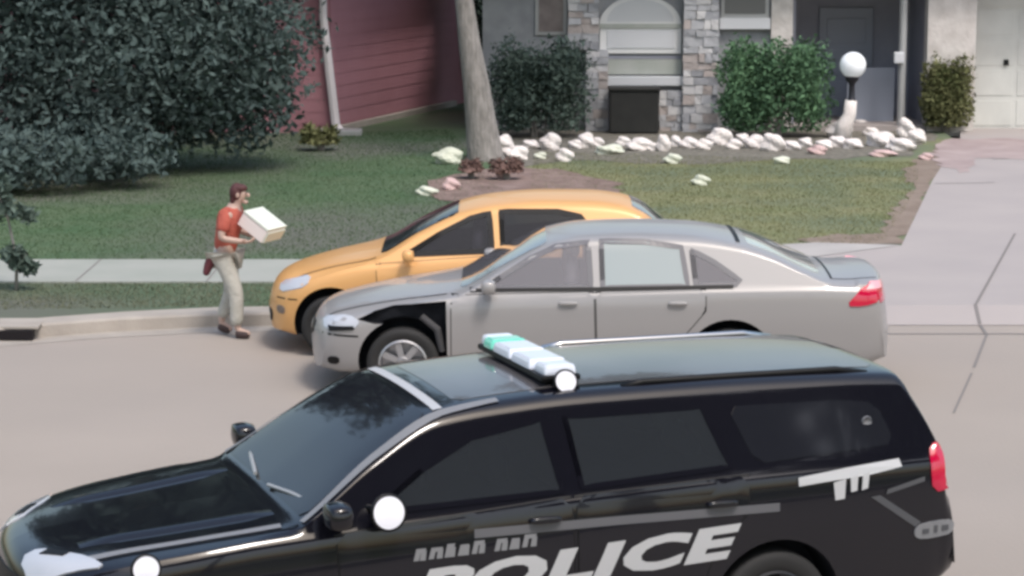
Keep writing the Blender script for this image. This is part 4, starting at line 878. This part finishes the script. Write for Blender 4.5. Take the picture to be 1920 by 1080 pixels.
# ============================================================ person carrying a box
pb = Vector((-2.86, 24.30, 0))
PR = bpy.data.objects.new('person', None)
def skinmesh(name, verts, edges, m, parent, sub=2, root=0):
    me = bpy.data.meshes.new(name); me.from_pydata([v[0] for v in verts], edges, []); o = bpy.data.objects.new('tmp', me); COL.objects.link(o)
    o.modifiers.new('s', 'SKIN'); sk = me.skin_vertices[0].data
    for i, v in enumerate(verts):
        r = v[1]; sk[i].radius = (r, r) if not isinstance(r, tuple) else r
        sk[i].use_root = i == root
    sb_ = o.modifiers.new('u', 'SUBSURF'); sb_.levels = sub; sb_.render_levels = sub
    dg = bpy.context.evaluated_depsgraph_get(); m2 = bpy.data.meshes.new_from_object(o.evaluated_get(dg)); bpy.data.objects.remove(o); bpy.data.meshes.remove(me)
    for p in m2.polygons: p.use_smooth = True
    return link(name, m2, m, parent)
# joints (x = walking direction, y = depth (near side negative), z up)
J = dict(pel=(-.08, 0, .88), spine=(-.05, 0, 1.06), chest=(-.01, 0, 1.22), neckb=(.025, 0, 1.34), neck=(.05, 0, 1.40), head=(.085, 0, 1.47), crown=(.085, 0, 1.545),
    shN=(-.02, -.18, 1.29), elN=(-.06, -.24, 1.05), wrN=(.13, -.20, 1.02), shF=(.0, .18, 1.29), elF=(.02, .24, 1.07), wrF=(.18, .18, 1.03),
    hipN=(-.08, -.09, .84), knN=(.06, -.10, .46), anN=(.06, -.10, .09), toN=(.20, -.11, .045), hipF=(-.08, .09, .84), knF=(-.04, .10, .46), anF=(-.17, .10, .13), toF=(-.05, .10, .04))
verts = [(J['pel'], (.15, .11)), (J['spine'], (.13, .10)), (J['chest'], (.15, .105)), (J['neckb'], (.09, .08)), (J['neck'], .052), (J['head'], (.07, .085)), (J['crown'], (.058, .07)),
    (J['shN'], .062), (J['elN'], .043), (J['wrN'], .028), (J['shF'], .062), (J['elF'], .043), (J['wrF'], .028),
    (J['hipN'], .088), (J['knN'], .058), (J['anN'], .038), (J['toN'], .032), (J['hipF'], .088), (J['knF'], .058), (J['anF'], .038), (J['toF'], .032)]
edges = [(0, 1), (1, 2), (2, 3), (3, 4), (4, 5), (5, 6), (2, 7), (7, 8), (8, 9), (2, 10), (10, 11), (11, 12), (0, 13), (13, 14), (14, 15), (15, 16), (0, 17), (17, 18), (18, 19), (19, 20)]
def hand(wi, base, d, side, up):
    """palm + four fingers + thumb as branches; d forward, side across palm"""
    d = Vector(d).normalized(); side = Vector(side).normalized(); upv = Vector(up).normalized(); b0 = Vector(base)
    pi_ = len(verts); verts.append((tuple(b0 + d * .055), (.032, .018))); edges.append((wi, pi_))
    for k, ln in enumerate((.062, .072, .068, .052)):
        q0 = b0 + d * .09 + side * (.030 - .020 * k); i = len(verts); verts.append((tuple(q0), .010)); verts.append((tuple(q0 + d * ln * .5 + upv * .012), .009)); verts.append((tuple(q0 + d * ln * .75 + upv * .045), .0075))
        edges.extend([(pi_, i), (i, i + 1), (i + 1, i + 2)])
    i = len(verts); verts.append((tuple(b0 + d * .035 + side * .042), .011)); verts.append((tuple(b0 + d * .07 + side * .058 + upv * .02), .009)); edges.extend([(pi_, i), (i, i + 1)])
hand(9, J['wrN'], (1, .25, -.05), (0, -1, .2), (.1, .3, 1)); hand(12, J['wrF'], (1, -.25, -.05), (0, 1, .2), (.1, -.3, 1))
body = skinmesh('person', verts, edges, 'skin', None); body.location = pb; body.rotation_euler.z = R(-8)
tag(body, 'person in a red shirt and pale trousers walking along the kerb carrying a white box', 'person')
# face: nose, ears, brow, mouth
bm = bmesh.new()
def ell(c_, s_, bm=bm):
    r = bmesh.ops.create_uvsphere(bm, u_segments=12, v_segments=8, radius=1)['verts']; bmesh.ops.transform(bm, matrix=Matrix.Translation(c_) @ Matrix.Diagonal((*s_, 1)), verts=r)
hc = Vector((.085, 0, 1.475))
ell(hc + Vector((.085, 0, -.005)), (.022, .014, .024)); ell(hc + Vector((-.005, -.078, 0)), (.02, .01, .028)); ell(hc + Vector((-.005, .078, 0)), (.02, .01, .028)); ell(hc + Vector((.055, 0, -.075)), (.03, .03, .022))
done('face', bm, 'skin', body, smooth=True)
bm = bmesh.new()
for s_ in (-1, 1): ell(hc + Vector((.074, s_ * .03, .015)), (.008, .013, .008), bm)
ell(hc + Vector((.078, 0, -.045)), (.006, .025, .006), bm); done('eyes_and_mouth', bm, 'hair', body, smooth=True)
bm = bmesh.new(); ell(hc + Vector((-.032, 0, .022)), (.078, .090, .098), bm); ell(hc + Vector((.0, 0, .065)), (.082, .078, .045), bm); ell(hc + Vector((-.06, 0, -.05)), (.045, .07, .07), bm); done('hair', bm, 'hair', body, smooth=True)
skinmesh('shirt', [((-.09, 0, .86), (.175, .135)), ((-.06, 0, 1.02), (.155, .125)), ((-.015, 0, 1.20), (.175, .13)), ((.02, 0, 1.325), (.11, .09)), (J['shN'], .082), ((-.05, -.225, 1.10), .068), (J['shF'], .082), ((.01, .225, 1.12), .068)], [(0, 1), (1, 2), (2, 3), (2, 4), (4, 5), (2, 6), (6, 7)], 'shirt', body)
skinmesh('trousers', [((-.08, 0, .90), (.165, .125)), ((-.08, -.09, .82), .112), ((.055, -.10, .48), .085), ((.055, -.10, .12), .070), ((-.08, .09, .82), .112), ((-.04, .10, .48), .085), ((-.155, .10, .17), .068)], [(0, 1), (1, 2), (2, 3), (0, 4), (4, 5), (5, 6)], 'pants', body)
for a_, b_ in (((.03, -.10, .05), (.20, -.11, .04)), ((-.20, .10, .10), (-.06, .10, .035))): skinmesh('shoe', [(a_, .055), (b_, .045)], [(0, 1)], 'shoe', body)
skinmesh('tied_jacket', [((-.16, -.08, .88), .07), ((-.23, -.09, .76), .055), ((-.27, -.09, .64), .035)], [(0, 1), (1, 2)], 'maroonc', body)
bx = thing('carton', 'white box carried tilted against the chest of the walking person', 'box', (pb.x + .30, pb.y - .03, 1.155), 0)
bx.rotation_euler = (0, R(33), R(-25))
boxo('box_body', (0, 0, 0), (.33, .36, .14), 'carton', bx, .006); boxo('lid', (.0, 0, .085), (.34, .37, .025), 'carton2', bx, .005)
boxo('flap', (.175, 0, .0), (.018, .35, .12), 'carton2', bx, .004)
